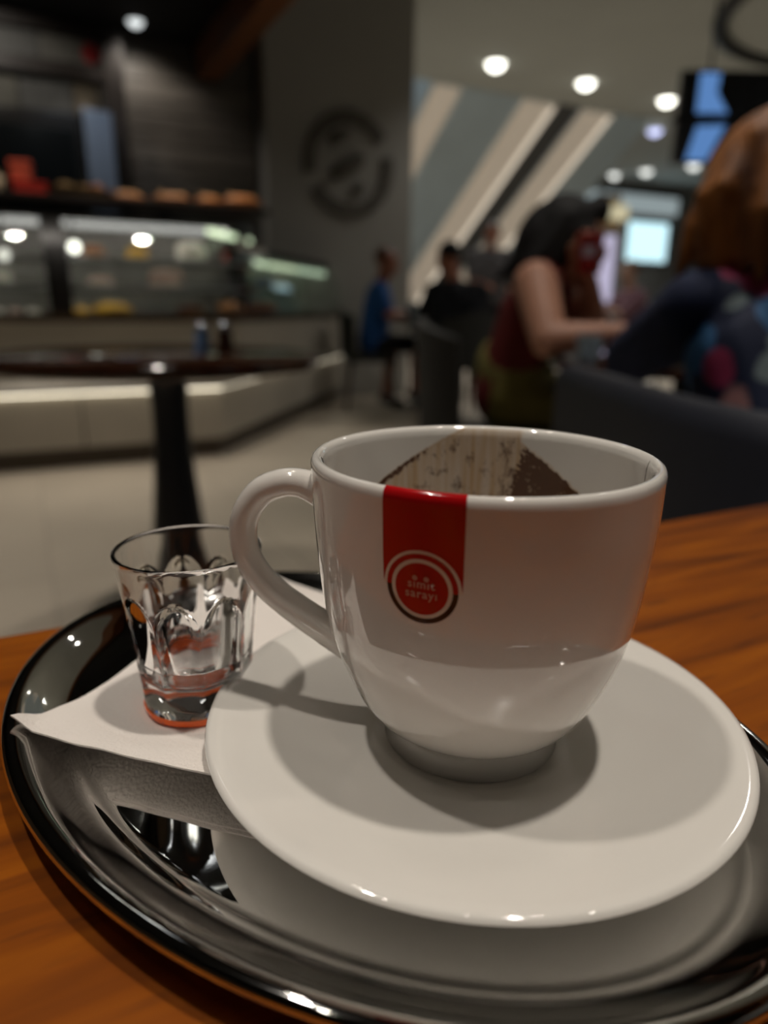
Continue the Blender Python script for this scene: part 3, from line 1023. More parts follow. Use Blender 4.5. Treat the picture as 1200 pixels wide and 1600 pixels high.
obj('tray', B(-0.25, 0.20, -0.10, 0.10, 0, 0.012, bev=0.004), M['steel'], tr)
for k in range(5):
    bm = bmesh.new()
    ellipsoid(bm, (-0.20 + 0.09 * k, -0.02, 0.025), (0.036, 0.05, 0.018))
    obj('sweet', bm, M['pink'] if k % 2 else M['white_cream'], tr, smooth=True)
p = ang(0.95, 0.20, 0.791)
t = thing('pastry_tray', 'tray of orange-brown pastries in the greenish lit angled case', 'tray', p, math.atan2(_t2.y, _t2.x))
obj('tray', B(-0.38, 0.42, -0.10, 0.10, 0, 0.014, bev=0.004), M['steel'], t)
for k in range(6):
    bm = bmesh.new()
    ellipsoid(bm, (-0.30 + 0.13 * k, 0, 0.055), (0.062, 0.09, 0.042))
    obj('pastry', bm, mat('orange_brown_pastry', (0.50, 0.20, 0.07), rough=0.6, vary=0.4, scale=25) if k == 0 else bpy.data.materials['orange_brown_pastry'], t, smooth=True)
p = ang(0.80, 0.22, 1.126)
plate_cake('cake', 'dark red glazed cake on the shelf of the angled case', 'cake', p.x, p.y, p.z, 0.10, M['redfruit'], 0.07)
p = ang(1.30, 0.22, 0.996)
plate_cake('cake', 'bluish grey cake on the shelf of the angled case', 'cake', p.x, p.y, p.z, 0.09, mat('blue_icing', (0.12, 0.2, 0.36), rough=0.4, vary=0.2), 0.06)
for lab, x, z in (('round bright bulb added for a lamp reflection right of the black glass post', 0.335, 1.175), ('round dimmer bulb added for a lamp reflection at the left end of the case', -0.03, 1.12)):
    t = thing('reflection_bulb', lab, 'lamp', (x, 4.60, z), 0, 'bulbs added for reflections in the glass case')  # glowing bulbs added in place of lamps mirrored in the curved glass
    bm = bmesh.new()
    ellipsoid(bm, (0, 0, 0), (0.030, 0.02, 0.030))
    obj('bulb', bm, emis('bulb_glow', (1.0, 0.97, 0.85), 3.6 if x > 0 else 1.2), t, smooth=True)
    bm = bmesh.new()
    tube(bm, [Vector((0, 0.018, 0)), Vector((0, 0.06, 0.02)), Vector((0, 0.07, 1.33 - z))], 0.007, 8)
    obj('stem', bm, M['black_metal'], t, smooth=True)
# ------------------------------------------------------------------ round pedestal table in front of the counter
rx, ry = W(-0.600, 1.88)
rt = thing('round_table', 'round dark polished table on a flared black pedestal by the counter', 'table', (rx, ry, 0))
bm = bmesh.new()
R0 = 0.42
lathe(bm, [(0, 0.712), (R0 - 0.02, 0.712), (R0 - 0.004, 0.718), (R0, 0.730), (R0 - 0.003, 0.745), (R0 - 0.012, 0.750), (0, 0.750)], 96)
obj('tabletop', bm, M['dark_wood'], rt, smooth=True, angle=35)
bm = bmesh.new()
prof = [(0, 0.712), (0.10, 0.712), (0.10, 0.702), (0.060, 0.69), (0.050, 0.65), (0.048, 0.56), (0.054, 0.45), (0.064, 0.34), (0.078, 0.22), (0.10, 0.10), (0.13, 0.04)]
lathe(bm, [tuple(q) for q in catmull(prof, 3)], 48)
obj('pedestal', bm, M['black_metal'], rt, smooth=True, angle=40, loc=(0.018, -0.009, 0))
bm = bmesh.new()
lathe(bm, [(0, 0.05), (0.13, 0.05), (0.20, 0.03), (0.235, 0.012), (0.235, 0), (0, 0)], 64)
obj('base', bm, M['black_metal'], rt, smooth=True, angle=40)
for lab, (u, v), r, h, mm in (
        ('small bluish glass shaker on the round dark table', W(-0.525, 2.05), 0.022, 0.075, mat('bluish_glass_shaker', (0.25, 0.42, 0.75), rough=0.1, trans=0.5, vary=0.05)),
        ('small dark brown shaker beside the bluish one on the round table', W(-0.465, 2.07), 0.022, 0.075, mat('brown_pepper', (0.05, 0.02, 0.012), rough=0.2, vary=0.2))):
    t = thing('shaker', lab, 'shaker', (u, v, 0.75), 0, 'shakers on the round table')
    bm = bmesh.new()
    lathe(bm, [(0, 0), (r, 0), (r * 1.03, h * 0.1), (r * 0.85, h * 0.72), (0, h * 0.72)], 24)
    obj('body', bm, mm, t, smooth=True, angle=40)
    bm = bmesh.new()
    lathe(bm, [(0, h * 0.72), (r * 0.9, h * 0.72), (r * 0.88, h * 0.92), (r * 0.5, h), (0, h)], 24)
    obj('cap', bm, M['steel'], t, smooth=True, angle=40)

# ------------------------------------------------------------------ furniture at the other tables
M['chair_dark'] = mat('dark_grey_upholstery', (0.035, 0.036, 0.034), rough=0.8, vary=0.25, scale=40, bump=0.2)
M['chair_wood'] = mat('brown_chair_leg', (0.09, 0.045, 0.02), rough=0.5, vary=0.4, scale=10, stretch=(8, 8, 1))


def small_table(label, x, y, r, name='cafe_table'):
    t = thing(name, label, 'table', (x, y, 0))
    bm = bmesh.new()
    lathe(bm, [(0, 0.715), (r, 0.715), (r + 0.004, 0.725), (r, 0.738), (0, 0.738)], 56)
    obj('tabletop', bm, M['dark_wood'], t, smooth=True, angle=35)
    bm = bmesh.new()
    lathe(bm, [(0, 0.715), (0.08, 0.715), (0.035, 0.69), (0.033, 0.4), (0.05, 0.2), (0.09, 0.05), (0, 0.05)], 32)
    obj('pedestal', bm, M['black_metal'], t, smooth=True, angle=40)
    bm = bmesh.new()
    lathe(bm, [(0, 0.05), (0.1, 0.05), (0.2, 0.012), (0.2, 0), (0, 0)], 40)
    obj('base', bm, M['black_metal'], t, smooth=True, angle=40)
    return t


def cafe_chair(label, x, y, rz, group=None):
    t = thing('cafe_chair', label, 'chair', (x, y, 0), rz, group)
    obj('seat', B(-0.23, 0.23, -0.22, 0.23, 0.40, 0.47, bev=0.02), M['chair_dark'], t, smooth=True, angle=40)
    bm = bmesh.new()
    cols_ = []
    for k in range(13):
        a = -1.15 + 2.3 * k / 12
        xo, yo = 0.25 * math.sin(a) * 1.05, -0.05 - 0.21 * math.cos(a)
        xi, yi = 0.21 * math.sin(a) * 1.05, -0.05 - 0.17 * math.cos(a)
        cols_.append([bm.verts.new((xi, yi, 0.44)), bm.verts.new((xo, yo, 0.44)), bm.verts.new((xo * 1.05, yo * 1.10, 0.84 - 0.05 * abs(a))), bm.verts.new((xi * 1.05, yi * 1.14, 0.84 - 0.05 * abs(a)))])
    for a, b in zip(cols_, cols_[1:]):
        for k in range(4):
            bm.faces.new((a[k], a[(k + 1) % 4], b[(k + 1) % 4], b[k]))
    bm.faces.new(cols_[0][::-1])
    bm.faces.new(cols_[-1])
    obj('backrest', bm, M['chair_dark'], t, smooth=True, angle=50)
    for sx, sy in ((-1, -1), (1, -1), (1, 1), (-1, 1)):
        bm = bmesh.new()
        tube(bm, [Vector((sx * 0.18, sy * 0.17, 0.40)), Vector((sx * 0.22, sy * 0.21, 0.0))], [0.02, 0.014], 10)
        obj('leg', bm, M['chair_wood'], t, smooth=True)
    return t


def yaw_cam(dx, dy):
    """heading (z rotation of a thing whose front is +Y) for a direction given right / ahead"""
    wx, wy = W(dx, dy)
    return math.atan2(wy, wx) - PI / 2


# tub armchair back in front, right
bm = bmesh.new()
path = [(0.375, 1.42), (0.375, 1.25), (0.378, 1.05), (0.385, 0.86), (0.425, 0.72), (0.53, 0.645), (0.70, 0.64), (0.86, 0.645), (0.98, 0.70), (1.03, 0.84), (1.035, 1.05), (1.035, 1.25), (1.035, 1.42)]
pc = catmull(path, 4)
cols_ = []
TH = 0.034
for i, q in enumerate(pc):
    a = pc[max(0, i - 1)]
    b = pc[min(len(pc) - 1, i + 1)]
    tx, ty = (b - a).normalized()
    n = Vector((-ty, tx))
    ring = []
    for dn, z in ((-TH, 0.16), (TH, 0.16), (TH, 0.74), (TH * 0.7, 0.764), (0, 0.772), (-TH * 0.7, 0.764), (-TH, 0.74)):
        w_ = W(q.x + n.x * dn, q.y + n.y * dn)
        ring.append(bm.verts.new((w_[0], w_[1], z)))
    cols_.append(ring)
for a, b in zip(cols_, cols_[1:]):
    for k in range(len(a)):
        bm.faces.new((a[k], a[(k + 1) % len(a)], b[(k + 1) % len(a)], b[k]))
bm.faces.new(cols_[0][::-1])
bm.faces.new(cols_[-1])
ax, ay = W(0.70, 1.05)
arm = thing('tub_armchair', 'dark navy-grey tub armchair with its rounded back against the wooden table', 'armchair', (ax, ay, 0))
o = obj('shell', bm, M['sofa'], arm, smooth=True, angle=60)
o.location = (-ax, -ay, 0)
hb = yaw_cam(0, 1)
bm = B(-0.30, 0.30, -0.36, 0.36, 0.24, 0.44, bev=0.04)
obj('seat_cushion', bm, M['sofa'], arm, smooth=True, angle=40, rot=(0, 0, hb))
for sx, sy in ((-1, -1), (1, -1), (1, 1), (-1, 1)):
    bm = bmesh.new()
    tube(bm, [Vector((sx * 0.28, sy * 0.30, 0.25)), Vector((sx * 0.30, sy * 0.33, 0.0))], [0.022, 0.015], 10)
    obj('leg', bm, M['chair_wood'], arm, smooth=True, rot=(0, 0, hb))

tx, ty = W(0.86, 2.02)
small_table('dark round table between the two women', tx, ty, 0.40)
tx, ty = W(0.36, 6.35)
small_table('small dark table between the man in blue and the man in black', tx, ty, 0.30)
cx_, cy_ = W(-0.14, 6.4)
cafe_chair('dark cafe chair under the man in blue', cx_, cy_, yaw_cam(1, 0.05), 'chairs at the small far table')
cx_, cy_ = W(0.60, 5.72)
cafe_chair('dark cafe chair with brown legs under the man in black', cx_, cy_, yaw_cam(-0.4, 1), 'chairs at the small far table')
cx_, cy_ = W(0.38, 2.38)
cafe_chair('dark cafe chair under the woman in the red top', cx_, cy_, yaw_cam(1, -0.08))
cx_, cy_ = W(2.75, 8.0)
cafe_chair('dark cafe chair under the distant person in mauve', cx_, cy_, yaw_cam(-1, -0.3))


def tumbler(name, label, x, y, z, r, h, mm, fill=None):
    t = thing(name, label, 'glass', (x, y, z))
    bm = bmesh.new()
    lathe(bm, [(0, 0), (r * 0.8, 0), (r, h), (r * 0.94, h), (r * 0.74, 0.008), (0, 0.008)], 28)
    obj('body', bm, mm, t, smooth=True, angle=40)
    if fill:
        bm = bmesh.new()
        lathe(bm, [(0, 0.009), (r * 0.73, 0.009), (r * 0.86, h * 0.7), (0, h * 0.7)], 28)
        obj('drink', bm, fill, t, smooth=True, angle=40)
    return t


M['pale_glass'] = mat('pale_bluish_glass', (0.55, 0.66, 0.74), rough=0.15, trans=0.45, vary=0.05)
u, v = W(0.545, 1.92)
tumbler('tumbler', 'pale bluish tumbler on the table between the two women', u, v, 0.738, 0.036, 0.07, M['pale_glass'])
u, v = W(0.22, 6.24)
tumbler('tumbler', 'tall glass of yellow juice on the small far table', u, v, 0.738, 0.045, 0.17, M['pale_glass'], mat('yellow_juice', (0.75, 0.5, 0.05), rough=0.3, vary=0.1))

# ------------------------------------------------------------------ people


def skin(name, c):
    return mat(name, c, rough=0.5, vary=0.12, scale=12)


def hand_prims(bm, wrist, dirv, palm_n, s=1.0, curl=0.7, thumb_side=1):
    """palm, four unequal bent fingers, and a thumb leaving the side of the palm"""
    d = Vector(dirv).normalized()
    n = Vector(palm_n)
    n = (n - d * n.dot(d)).normalized()
    sd = d.cross(n).normalized() * thumb_side
    w = Vector(wrist)
    for k in range(4):
        o_ = (k - 1.5) * 0.019 * s
        capsule(bm, w + d * 0.01 * s, 0.019 * s, w + d * 0.085 * s + sd * o_ * 1.0, 0.0135 * s)
    for k, L in enumerate((0.068, 0.080, 0.074, 0.058)):
        o_ = (1.5 - k) * 0.0205 * s
        a = w + d * 0.085 * s + sd * o_
        d1 = (d + n * 0.45 * curl + sd * (1.5 - k) * 0.05).normalized()
        b = a + d1 * L * 0.55 * s
        d2 = (d + n * 1.5 * curl).normalized()
        c = b + d2 * L * 0.5 * s
        capsule(bm, a, 0.0098 * s, b, 0.009 * s, 10, 4)
        capsule(bm, b, 0.009 * s, c, 0.0078 * s, 10, 4)
    a = w + d * 0.03 * s + sd * 0.028 * s
    b = a + (d * 0.6 + sd * 0.8 + n * 0.3).normalized() * 0.042 * s
    c = b + (d * 0.9 + sd * 0.1 + n * 0.6).normalized() * 0.032 * s
    capsule(bm, a, 0.014 * s, b, 0.011 * s, 10, 4)
    capsule(bm, b, 0.011 * s, c, 0.009 * s, 10, 4)


def person(label, J, look, skin_m, cl, hair_fn=None, voxel=0.0062):
    """J: joints as (right, ahead, up). look: facing (right, ahead, up) of the head."""
    base = W(J['pelvis'][0], J['pelvis'][1], 0)
    t = thing('person', label, 'person', base)
    G = {k: W(*q) - base for k, q in J.items()}
    lk = (W(look[0], look[1], look[2])).normalized()
    up = Vector(cl.get('head_up', (0, 0, 1)))
    if 'head_up' in cl:
        up = W(*cl['head_up'])
    rt_ = lk.cross(up).normalized()
    up = rt_.cross(lk).normalized()
    HR = Matrix((rt_, lk, up)).transposed()

    def hp(x, y, z):
        return G['head'] + HR @ Vector((x, y, z))
    s = cl.get('s', 1.0)

    def limbs(bm, grow=0.0, arms=True, legs=True, torso=True, arm_to=1.0, fore=True, feet=True, leg_to=1.0):
        if torso:
            sl, sr, pl = G['sl'], G['sr'], G['pelvis']
            mid = (sl + sr) / 2
            ax_ = (sr - sl).normalized()
            hw = cl.get('waist', 0.09)
            tr_ = cl.get('torso', 1.0)
            for sg in (-1, 1):
                capsule(bm, pl + ax_ * sg * hw * 0.8, 0.115 * s * tr_ + grow, mid.lerp(pl, 0.25) + ax_ * sg * hw, 0.105 * s * tr_ + grow)
            capsule(bm, sl + (sr - sl) * 0.06, 0.062 * s + grow, sr + (sl - sr) * 0.06, 0.062 * s + grow)
            capsule(bm, mid.lerp(pl, 0.10), 0.10 * s * tr_ + grow, mid.lerp(pl, 0.6), 0.11 * s * tr_ + grow)
            capsule(bm, mid + (G['head'] - mid) * 0.0, 0.062 * s + grow * 0.4, mid + (G['head'] - mid) * (0.32 if grow else 0.7), 0.055 * s + grow * 0.3)
        if arms:
            for q in 'lr':
                a, b, c = G['s' + q], G['e' + q], G['w' + q]
                b1 = a.lerp(b, arm_to)
                ag = cl.get('arm', 1.0)
                capsule(bm, a, 0.054 * s * ag + grow, b1, (0.054 - 0.012 * arm_to) * s * ag + grow)
                if fore:
                    capsule(bm, b, 0.042 * s * ag + grow, c, 0.028 * s + grow)
        if legs:
            for q in 'lr':
                a, b, c = G['h' + q], G['k' + q], G['a' + q]
                capsule(bm, a, 0.088 * s + grow, b, 0.058 * s + grow)
                c1 = b.lerp(c, leg_to)
                capsule(bm, b, 0.057 * s + grow, c1, (0.057 - 0.02 * leg_to) * s + grow)
                if feet:
                    fd = (G['t' + q] - c)
                    capsule(bm, c + Vector((0, 0, -0.03)), 0.038 * s, G['t' + q], 0.03 * s)
    bm = bmesh.new()
    limbs(bm)
    for q, sd in (('l', 1), ('r', -1)):
        dv = cl.get('hand_' + q) or tuple(Vector(J['w' + q]) - Vector(J['e' + q]))
        hand_prims(bm, G['w' + q], W(*dv), W(*cl.get('palm_' + q, (0, 0, -1))), s, cl.get('curl', 0.6), sd)
    # head: cranium, face, jaw, nose, brow, ears
    ellipsoid(bm, hp(0, -0.012, 0.03), (0.074 * s, 0.092 * s, 0.088 * s), HR)
    ellipsoid(bm, hp(0, 0.022, -0.025), (0.062 * s, 0.066 * s, 0.088 * s), HR)
    ellipsoid(bm, hp(0, 0.052, -0.082), (0.036 * s, 0.032 * s, 0.028 * s), HR)
    capsule(bm, hp(0, 0.084, 0.008), 0.010 * s, hp(0, 0.104, -0.030), 0.014 * s, 10, 4)
    capsule(bm, hp(-0.035, 0.076, 0.026), 0.012 * s, hp(0.035, 0.076, 0.026), 0.012 * s, 10, 4)
    for sg in (-1, 1):
        ellipsoid(bm, hp(sg * 0.074, -0.005, -0.005), (0.012 * s, 0.022 * s, 0.032 * s), HR)
        ellipsoid(bm, hp(sg * 0.036, 0.062, -0.025), (0.026 * s, 0.022 * s, 0.022 * s), HR)
    body = blob('body', bm, skin_m, t, voxel, 2)
    for sg in (-1, 1):
        bm = bmesh.new()
        ellipsoid(bm, hp(sg * 0.031, 0.076, 0.004), (0.0125, 0.009, 0.008), HR, 12, 8)
        e_ = obj('eye', bm, M['eye'], t, smooth=True)
        bm = bmesh.new()
        ellipsoid(bm, hp(sg * 0.031, 0.0835, 0.004), (0.0055, 0.003, 0.0055), HR, 10, 6)
        obj('iris', bm, M['iris'], e_, smooth=True)
    bm = bmesh.new()
    capsule(bm, hp(-0.020, 0.082, -0.055), 0.006, hp(0.020, 0.082, -0.055), 0.006, 10, 4)
    obj('mouth', bm, M['lip'], t, smooth=True)
    if cl.get('top'):
        bm = bmesh.new()
        limbs(bm, 0.013, arms=cl.get('sleeve', 0) > 0, legs=False, arm_to=min(1.0, cl.get('sleeve', 0)), fore=cl.get('sleeve', 0) > 1)
        blob(cl.get('top_name', 'shirt'), bm, cl['top'], t, max(0.009, voxel * 1.2))
    if cl.get('jacket'):
        bm = bmesh.new()
        limbs(bm, 0.022, arms=True, legs=False, torso=False)
        blob('sleeves', bm, cl['jacket'], t, max(0.009, voxel * 1.2))
    if cl.get('trousers'):
        bm = bmesh.new()
        ax_ = (G['hr'] - G['hl'])
        capsule(bm, G['hl'] + ax_ * 0.15, 0.118 * s, G['hr'] - ax_ * 0.15, 0.118 * s)
        if cl.get('rise'):
            upv = Vector((0, 0, cl['rise']))
            capsule(bm, G['pelvis'] - ax_ * 0.4, 0.148 * s * cl.get('torso', 1.0), G['pelvis'] - ax_ * 0.4 + upv, 0.146 * s * cl.get('torso', 1.0))
            capsule(bm, G['pelvis'] + ax_ * 0.4, 0.148 * s * cl.get('torso', 1.0), G['pelvis'] + ax_ * 0.4 + upv, 0.146 * s * cl.get('torso', 1.0))
        for q in 'lr':
            a, b, c = G['h' + q], G['k' + q], G['a' + q]
            lt = cl.get('leg_to', 0.95)
            capsule(bm, a, 0.102 * s, b, 0.073 * s)
            if lt > 0:
                capsule(bm, b, 0.073 * s, b.lerp(c, lt), 0.056 * s)
        blob('trousers', bm, cl['trousers'], t, max(0.009, voxel * 1.2))
    for q in 'lr':
        bm = bmesh.new()
        c, tt = G['a' + q], G['t' + q]
        capsule(bm, c + Vector((0, 0, -0.035)) - (tt - c).normalized() * 0.02, 0.046 * s, tt, 0.040 * s)
        obj('shoe', bm, cl.get('shoes', M['black']), t, smooth=True)
    if hair_fn:
        bm = bmesh.new()
        hair_fn(bm, hp, HR, G)
        blob('hair', bm, cl['hair'], t, max(0.008, voxel * 1.2), 3)
    return t, G, base


M['eye'] = mat('eye_white', (0.7, 0.68, 0.64), rough=0.2, vary=0.03)
M['iris'] = mat('dark_iris', (0.03, 0.02, 0.015), rough=0.15, vary=0.1)
M['lip'] = mat('lip', (0.35, 0.10, 0.08), rough=0.4, vary=0.1)
skin_a = skin('warm_skin', (0.60, 0.31, 0.21))
skin_b = skin('ruddy_skin', (0.38, 0.14, 0.08))
skin_c = skin('pale_skin', (0.50, 0.30, 0.22))


def short_hair(bm, hp, HR, G):
    ellipsoid(bm, hp(0, -0.028, 0.045), (0.083, 0.098, 0.088), HR)


def big_hair(bm, hp, HR, G):
    ellipsoid(bm, hp(0, -0.045, 0.040), (0.098, 0.105, 0.100), HR)
    ellipsoid(bm, hp(0, -0.10, -0.02), (0.088, 0.075, 0.12), HR)
    ellipsoid(bm, hp(0, 0.02, 0.118), (0.040, 0.042, 0.048), HR)
    rnd = random.Random(3)
    for k in range(26):                       # loose locks
        a = rnd.uniform(0.6, 2 * PI - 0.6)
        p0 = hp(math.sin(a) * 0.085, math.cos(a) * 0.085 - 0.03, rnd.uniform(-0.01, 0.07))
        p1 = hp(math.sin(a) * 0.11, min(-0.02, math.cos(a) * 0.10 - 0.06), -0.10 - rnd.uniform(0, 0.09))
        capsule(bm, p0, 0.022, p1, 0.011, 10, 4)


hair_black = mat('black_hair', (0.0035, 0.003, 0.0035), rough=0.75, vary=0.3, scale=30, stretch=(1, 1, 0.2))
J = dict(pelvis=(0.43, 2.42, 0.59), sl=(0.575, 2.50, 0.935), sr=(0.455, 2.24, 0.945), el=(0.70, 2.42, 0.79), er=(0.475, 2.10, 0.785),
         wl=(0.625, 2.27, 0.955), wr=(0.67, 2.05, 0.81), head=(0.575, 2.325, 1.060), hl=(0.46, 2.50, 0.585), hr=(0.45, 2.32, 0.585),
         kl=(0.84, 2.46, 0.55), kr=(0.80, 2.26, 0.54), al=(0.80, 2.46, 0.11), ar=(0.62, 2.28, 0.11), tl=(0.95, 2.45, 0.035), tr=(0.77, 2.26, 0.035))
red_top = mat('red_top_fabric', (0.15, 0.012, 0.010), rough=0.8, vary=0.3, scale=20)
olive = mat('olive_cotton', (0.20, 0.17, 0.045), rough=0.85, vary=0.2, scale=20)
person('woman in a red sleeveless top and olive trousers leaning on her elbows at the table',
       J, (0.9, -0.22, -0.42), skin_a, dict(top=red_top, sleeve=0, trousers=olive, hair=hair_black, arm=1.28, torso=0.82, rise=0.09, hand_l=(-0.05, -0.03, 0.1), palm_l=(0.2, -0.9, 0), hand_r=(0.3, -0.02, 0.02), palm_r=(0, 0, -1), shoes=M['black']), big_hair)
# the red paper cup she holds to her mouth
cpx = W(0.600, 2.203, 0.975)
rc = thing('paper_cup', 'red paper cup with a pale mark, held up by the woman in red', 'cup', cpx)
bm = bmesh.new()
lathe(bm, [(0, 0), (0.028, 0), (0.040, 0.105), (0.042, 0.107), (0.040, 0.109), (0.037, 0.105), (0.026, 0.004), (0, 0.004)], 32)
obj('body', bm, mat('red_paper', (0.40, 0.012, 0.016), rough=0.5, vary=0.1), rc, smooth=True, angle=50)
bm = bmesh.new()
ca = math.atan2(-cpx.y, -cpx.x)
lathe(bm, [(0.0355, 0.045), (0.0385, 0.075), (0.0385 - 0.0006, 0.075), (0.0355 - 0.0006, 0.045)], 32, closed=True)
bmesh.ops.delete(bm, geom=[f for f in bm.faces if abs((math.atan2(f.calc_center_median().y, f.calc_center_median().x) - ca + PI) % (2 * PI) - PI) > 0.55], context='FACES')
obj('pale_mark', bm, mat('pale_lilac_print', (0.55, 0.50, 0.65), rough=0.5, vary=0.05), rc)


def long_hair(bm, hp, HR, G):
    ellipsoid(bm, hp(0, -0.04, 0.045), (0.125, 0.135, 0.125), HR)
    h = G['head']
    rnd = random.Random(5)
    for k in range(46):                      # long wavy locks down the back and over the shoulders
        q = rnd.uniform(0, 2 * PI)
        x, y = math.sin(q) * 0.105, -0.05 + math.cos(q) * 0.085
        if y > 0.0 and abs(x) < 0.06:
            continue
        p0 = hp(x, y, rnd.uniform(-0.01, 0.09))
        out = (p0 - h)
        out.z = 0
        L_ = rnd.uniform(0.10, 0.20)
        p1 = p0 + Vector((0, 0, -L_ * 0.55)) + out * rnd.uniform(0.15, 0.5)
        p2 = p1 + Vector((0, 0, -L_ * 0.5)) + out * rnd.uniform(-0.25, 0.25)
        capsule(bm, p0, 0.028, p1, 0.022, 10, 4)
        capsule(bm, p1, 0.022, p2, 0.010, 10, 4)


def floral_material():
    m = mat('floral_print', (0.010, 0.016, 0.055), rough=0.75, vary=0.2, scale=20)
    nt = m.node_tree
    b = nt.nodes['Principled BSDF']
    tc = nt.nodes.new('ShaderNodeTexCoord')
    col = None
    base = nt.nodes.new('ShaderNodeRGB')
    base.outputs[0].default_value = (0.012, 0.020, 0.060, 1)
    prev = base.outputs[0]
    for sc_, c, thr, sd in ((8.0, (0.035, 0.14, 0.32, 1), 0.44, 1.3), (10.0, (0.22, 0.28, 0.30, 1), 0.29, 9.7), (8.5, (0.40, 0.04, 0.12, 1), 0.34, 4.1), (6.5, (0.55, 0.27, 0.27, 1), 0.32, 7.9)):
        mp = nt.nodes.new('ShaderNodeMapping')
        mp.inputs['Location'].default_value = (sd, sd * 0.7, sd * 1.3)
        nt.links.new(tc.outputs['Object'], mp.inputs['Vector'])
        nz = nt.nodes.new('ShaderNodeTexNoise')
        nz.inputs['Scale'].default_value = 14
        vo = nt.nodes.new('ShaderNodeTexVoronoi')
        vo.inputs['Scale'].default_value = sc_
        nt.links.new(mp.outputs['Vector'], vo.inputs['Vector'])
        nt.links.new(mp.outputs['Vector'], nz.inputs['Vector'])
        ad = nt.nodes.new('ShaderNodeMath')
        ad.operation = 'MULTIPLY_ADD'
        ad.inputs[1].default_value = 0.35
        nt.links.new(nz.outputs['Fac'], ad.inputs[0])
        nt.links.new(vo.outputs['Distance'], ad.inputs[2])
        mr = nt.nodes.new('ShaderNodeMapRange')
        mr.inputs['From Min'].default_value = thr + 0.17
        mr.inputs['From Max'].default_value = thr + 0.12
        nt.links.new(ad.outputs[0], mr.inputs['Value'])
        mx = nt.nodes.new('ShaderNodeMix')
        mx.data_type = 'RGBA'
        nt.links.new(mr.outputs['Result'], mx.inputs['Factor'])
        nt.links.new(prev, mx.inputs['A'])
        mx.inputs['B'].default_value = c
        prev = mx.outputs['Result']
    nt.links.new(prev, b.inputs['Base Color'])
    return m


auburn = mat('auburn_hair', (0.46, 0.17, 0.035), rough=0.6, vary=0.7, scale=9, stretch=(4, 4, 0.5), color2=(0.09, 0.030, 0.012))
navy = mat('navy_knit', (0.007, 0.016, 0.062), rough=0.85, vary=0.3, scale=30)
J = dict(pelvis=(0.80, 1.12, 0.54), sl=(0.575, 1.33, 0.875), sr=(0.90, 1.25, 0.875), el=(0.56, 1.62, 0.77), er=(1.02, 1.50, 0.77),
         wl=(0.64, 1.82, 0.79), wr=(0.92, 1.74, 0.79), head=(0.700, 1.40, 1.043), hl=(0.71, 1.14, 0.53), hr=(0.90, 1.13, 0.53),
         kl=(0.69, 1.56, 0.53), kr=(0.95, 1.56, 0.53), al=(0.70, 1.52, 0.11), ar=(0.96, 1.52, 0.11), tl=(0.69, 1.66, 0.035), tr=(0.96, 1.66, 0.035))
person('woman seen from behind in a navy floral top with long auburn hair in the armchair',
       J, (-0.45, 0.75, -0.45), skin_c, dict(top=floral_material(), top_name='floral_top', sleeve=0, jacket=navy, trousers=navy, hair=auburn, waist=0.10, hand_l=(0.1, 0.12, 0.0), palm_l=(0, 0, -1)), long_hair)

J = dict(pelvis=(-0.12, 6.42, 0.56), sl=(-0.07, 6.58, 1.0), sr=(-0.06, 6.25, 1.0), el=(0.04, 6.62, 0.80), er=(0.03, 6.17, 0.80),
         wl=(0.24, 6.50, 0.79), wr=(0.23, 6.26, 0.79), head=(0.0, 6.40, 1.225), hl=(-0.10, 6.51, 0.55), hr=(-0.10, 6.33, 0.55),
         kl=(0.28, 6.53, 0.54), kr=(0.06, 6.28, 0.53), al=(0.26, 6.53, 0.11), ar=(0.0, 6.26, 0.11), tl=(0.40, 6.53, 0.035), tr=(0.14, 6.25, 0.035))
person('man in a bright blue shirt and shorts seated in profile beside the pillar', J, (1, -0.15, -0.2), skin_b,
       dict(top=mat('blue_shirt', (0.012, 0.085, 0.30), rough=0.8, vary=0.2, scale=20), sleeve=0.75, trousers=mat('black_shorts', (0.008, 0.008, 0.010), rough=0.85, vary=0.2), leg_to=0.0, hair=mat('thin_brown_hair', (0.16, 0.06, 0.035), rough=0.5, vary=0.3), s=1.05), short_hair, voxel=0.0085)
blk = mat('black_shirt', (0.006, 0.007, 0.012), rough=0.85, vary=0.3, scale=20)
J = dict(pelvis=(0.58, 5.76, 0.56), sl=(0.37, 5.88, 0.99), sr=(0.74, 5.78, 0.99), el=(0.30, 6.02, 0.80), er=(0.82, 5.95, 0.80),
         wl=(0.38, 6.18, 0.79), wr=(0.62, 6.16, 0.79), head=(0.48, 5.88, 1.24), hl=(0.49, 5.80, 0.55), hr=(0.67, 5.76, 0.55),
         kl=(0.40, 6.14, 0.54), kr=(0.60, 6.16, 0.54), al=(0.44, 6.06, 0.11), ar=(0.62, 6.08, 0.11), tl=(0.42, 6.20, 0.035), tr=(0.60, 6.22, 0.035))
person('broad man in black seated with his back turned at the small far table', J, (-0.5, 0.85, -0.15), skin_b,
       dict(top=blk, sleeve=1.5, trousers=blk, hair=hair_black, s=1.08, waist=0.11), short_hair, voxel=0.0085)
J = dict(pelvis=(1.10, 8.0, 0.95), sl=(0.90, 8.0, 1.40), sr=(1.30, 8.02, 1.40), el=(0.92, 7.90, 1.12), er=(1.34, 7.92, 1.12),
         wl=(1.02, 7.72, 1.10), wr=(1.30, 7.75, 0.95), head=(1.115, 7.98, 1.61), hl=(1.02, 8.0, 0.92), hr=(1.18, 8.0, 0.92),
         kl=(1.00, 7.96, 0.50), kr=(1.20, 7.98, 0.50), al=(1.0, 8.0, 0.09), ar=(1.2, 8.0, 0.09), tl=(0.96, 7.87, 0.035), tr=(1.18, 7.87, 0.035))
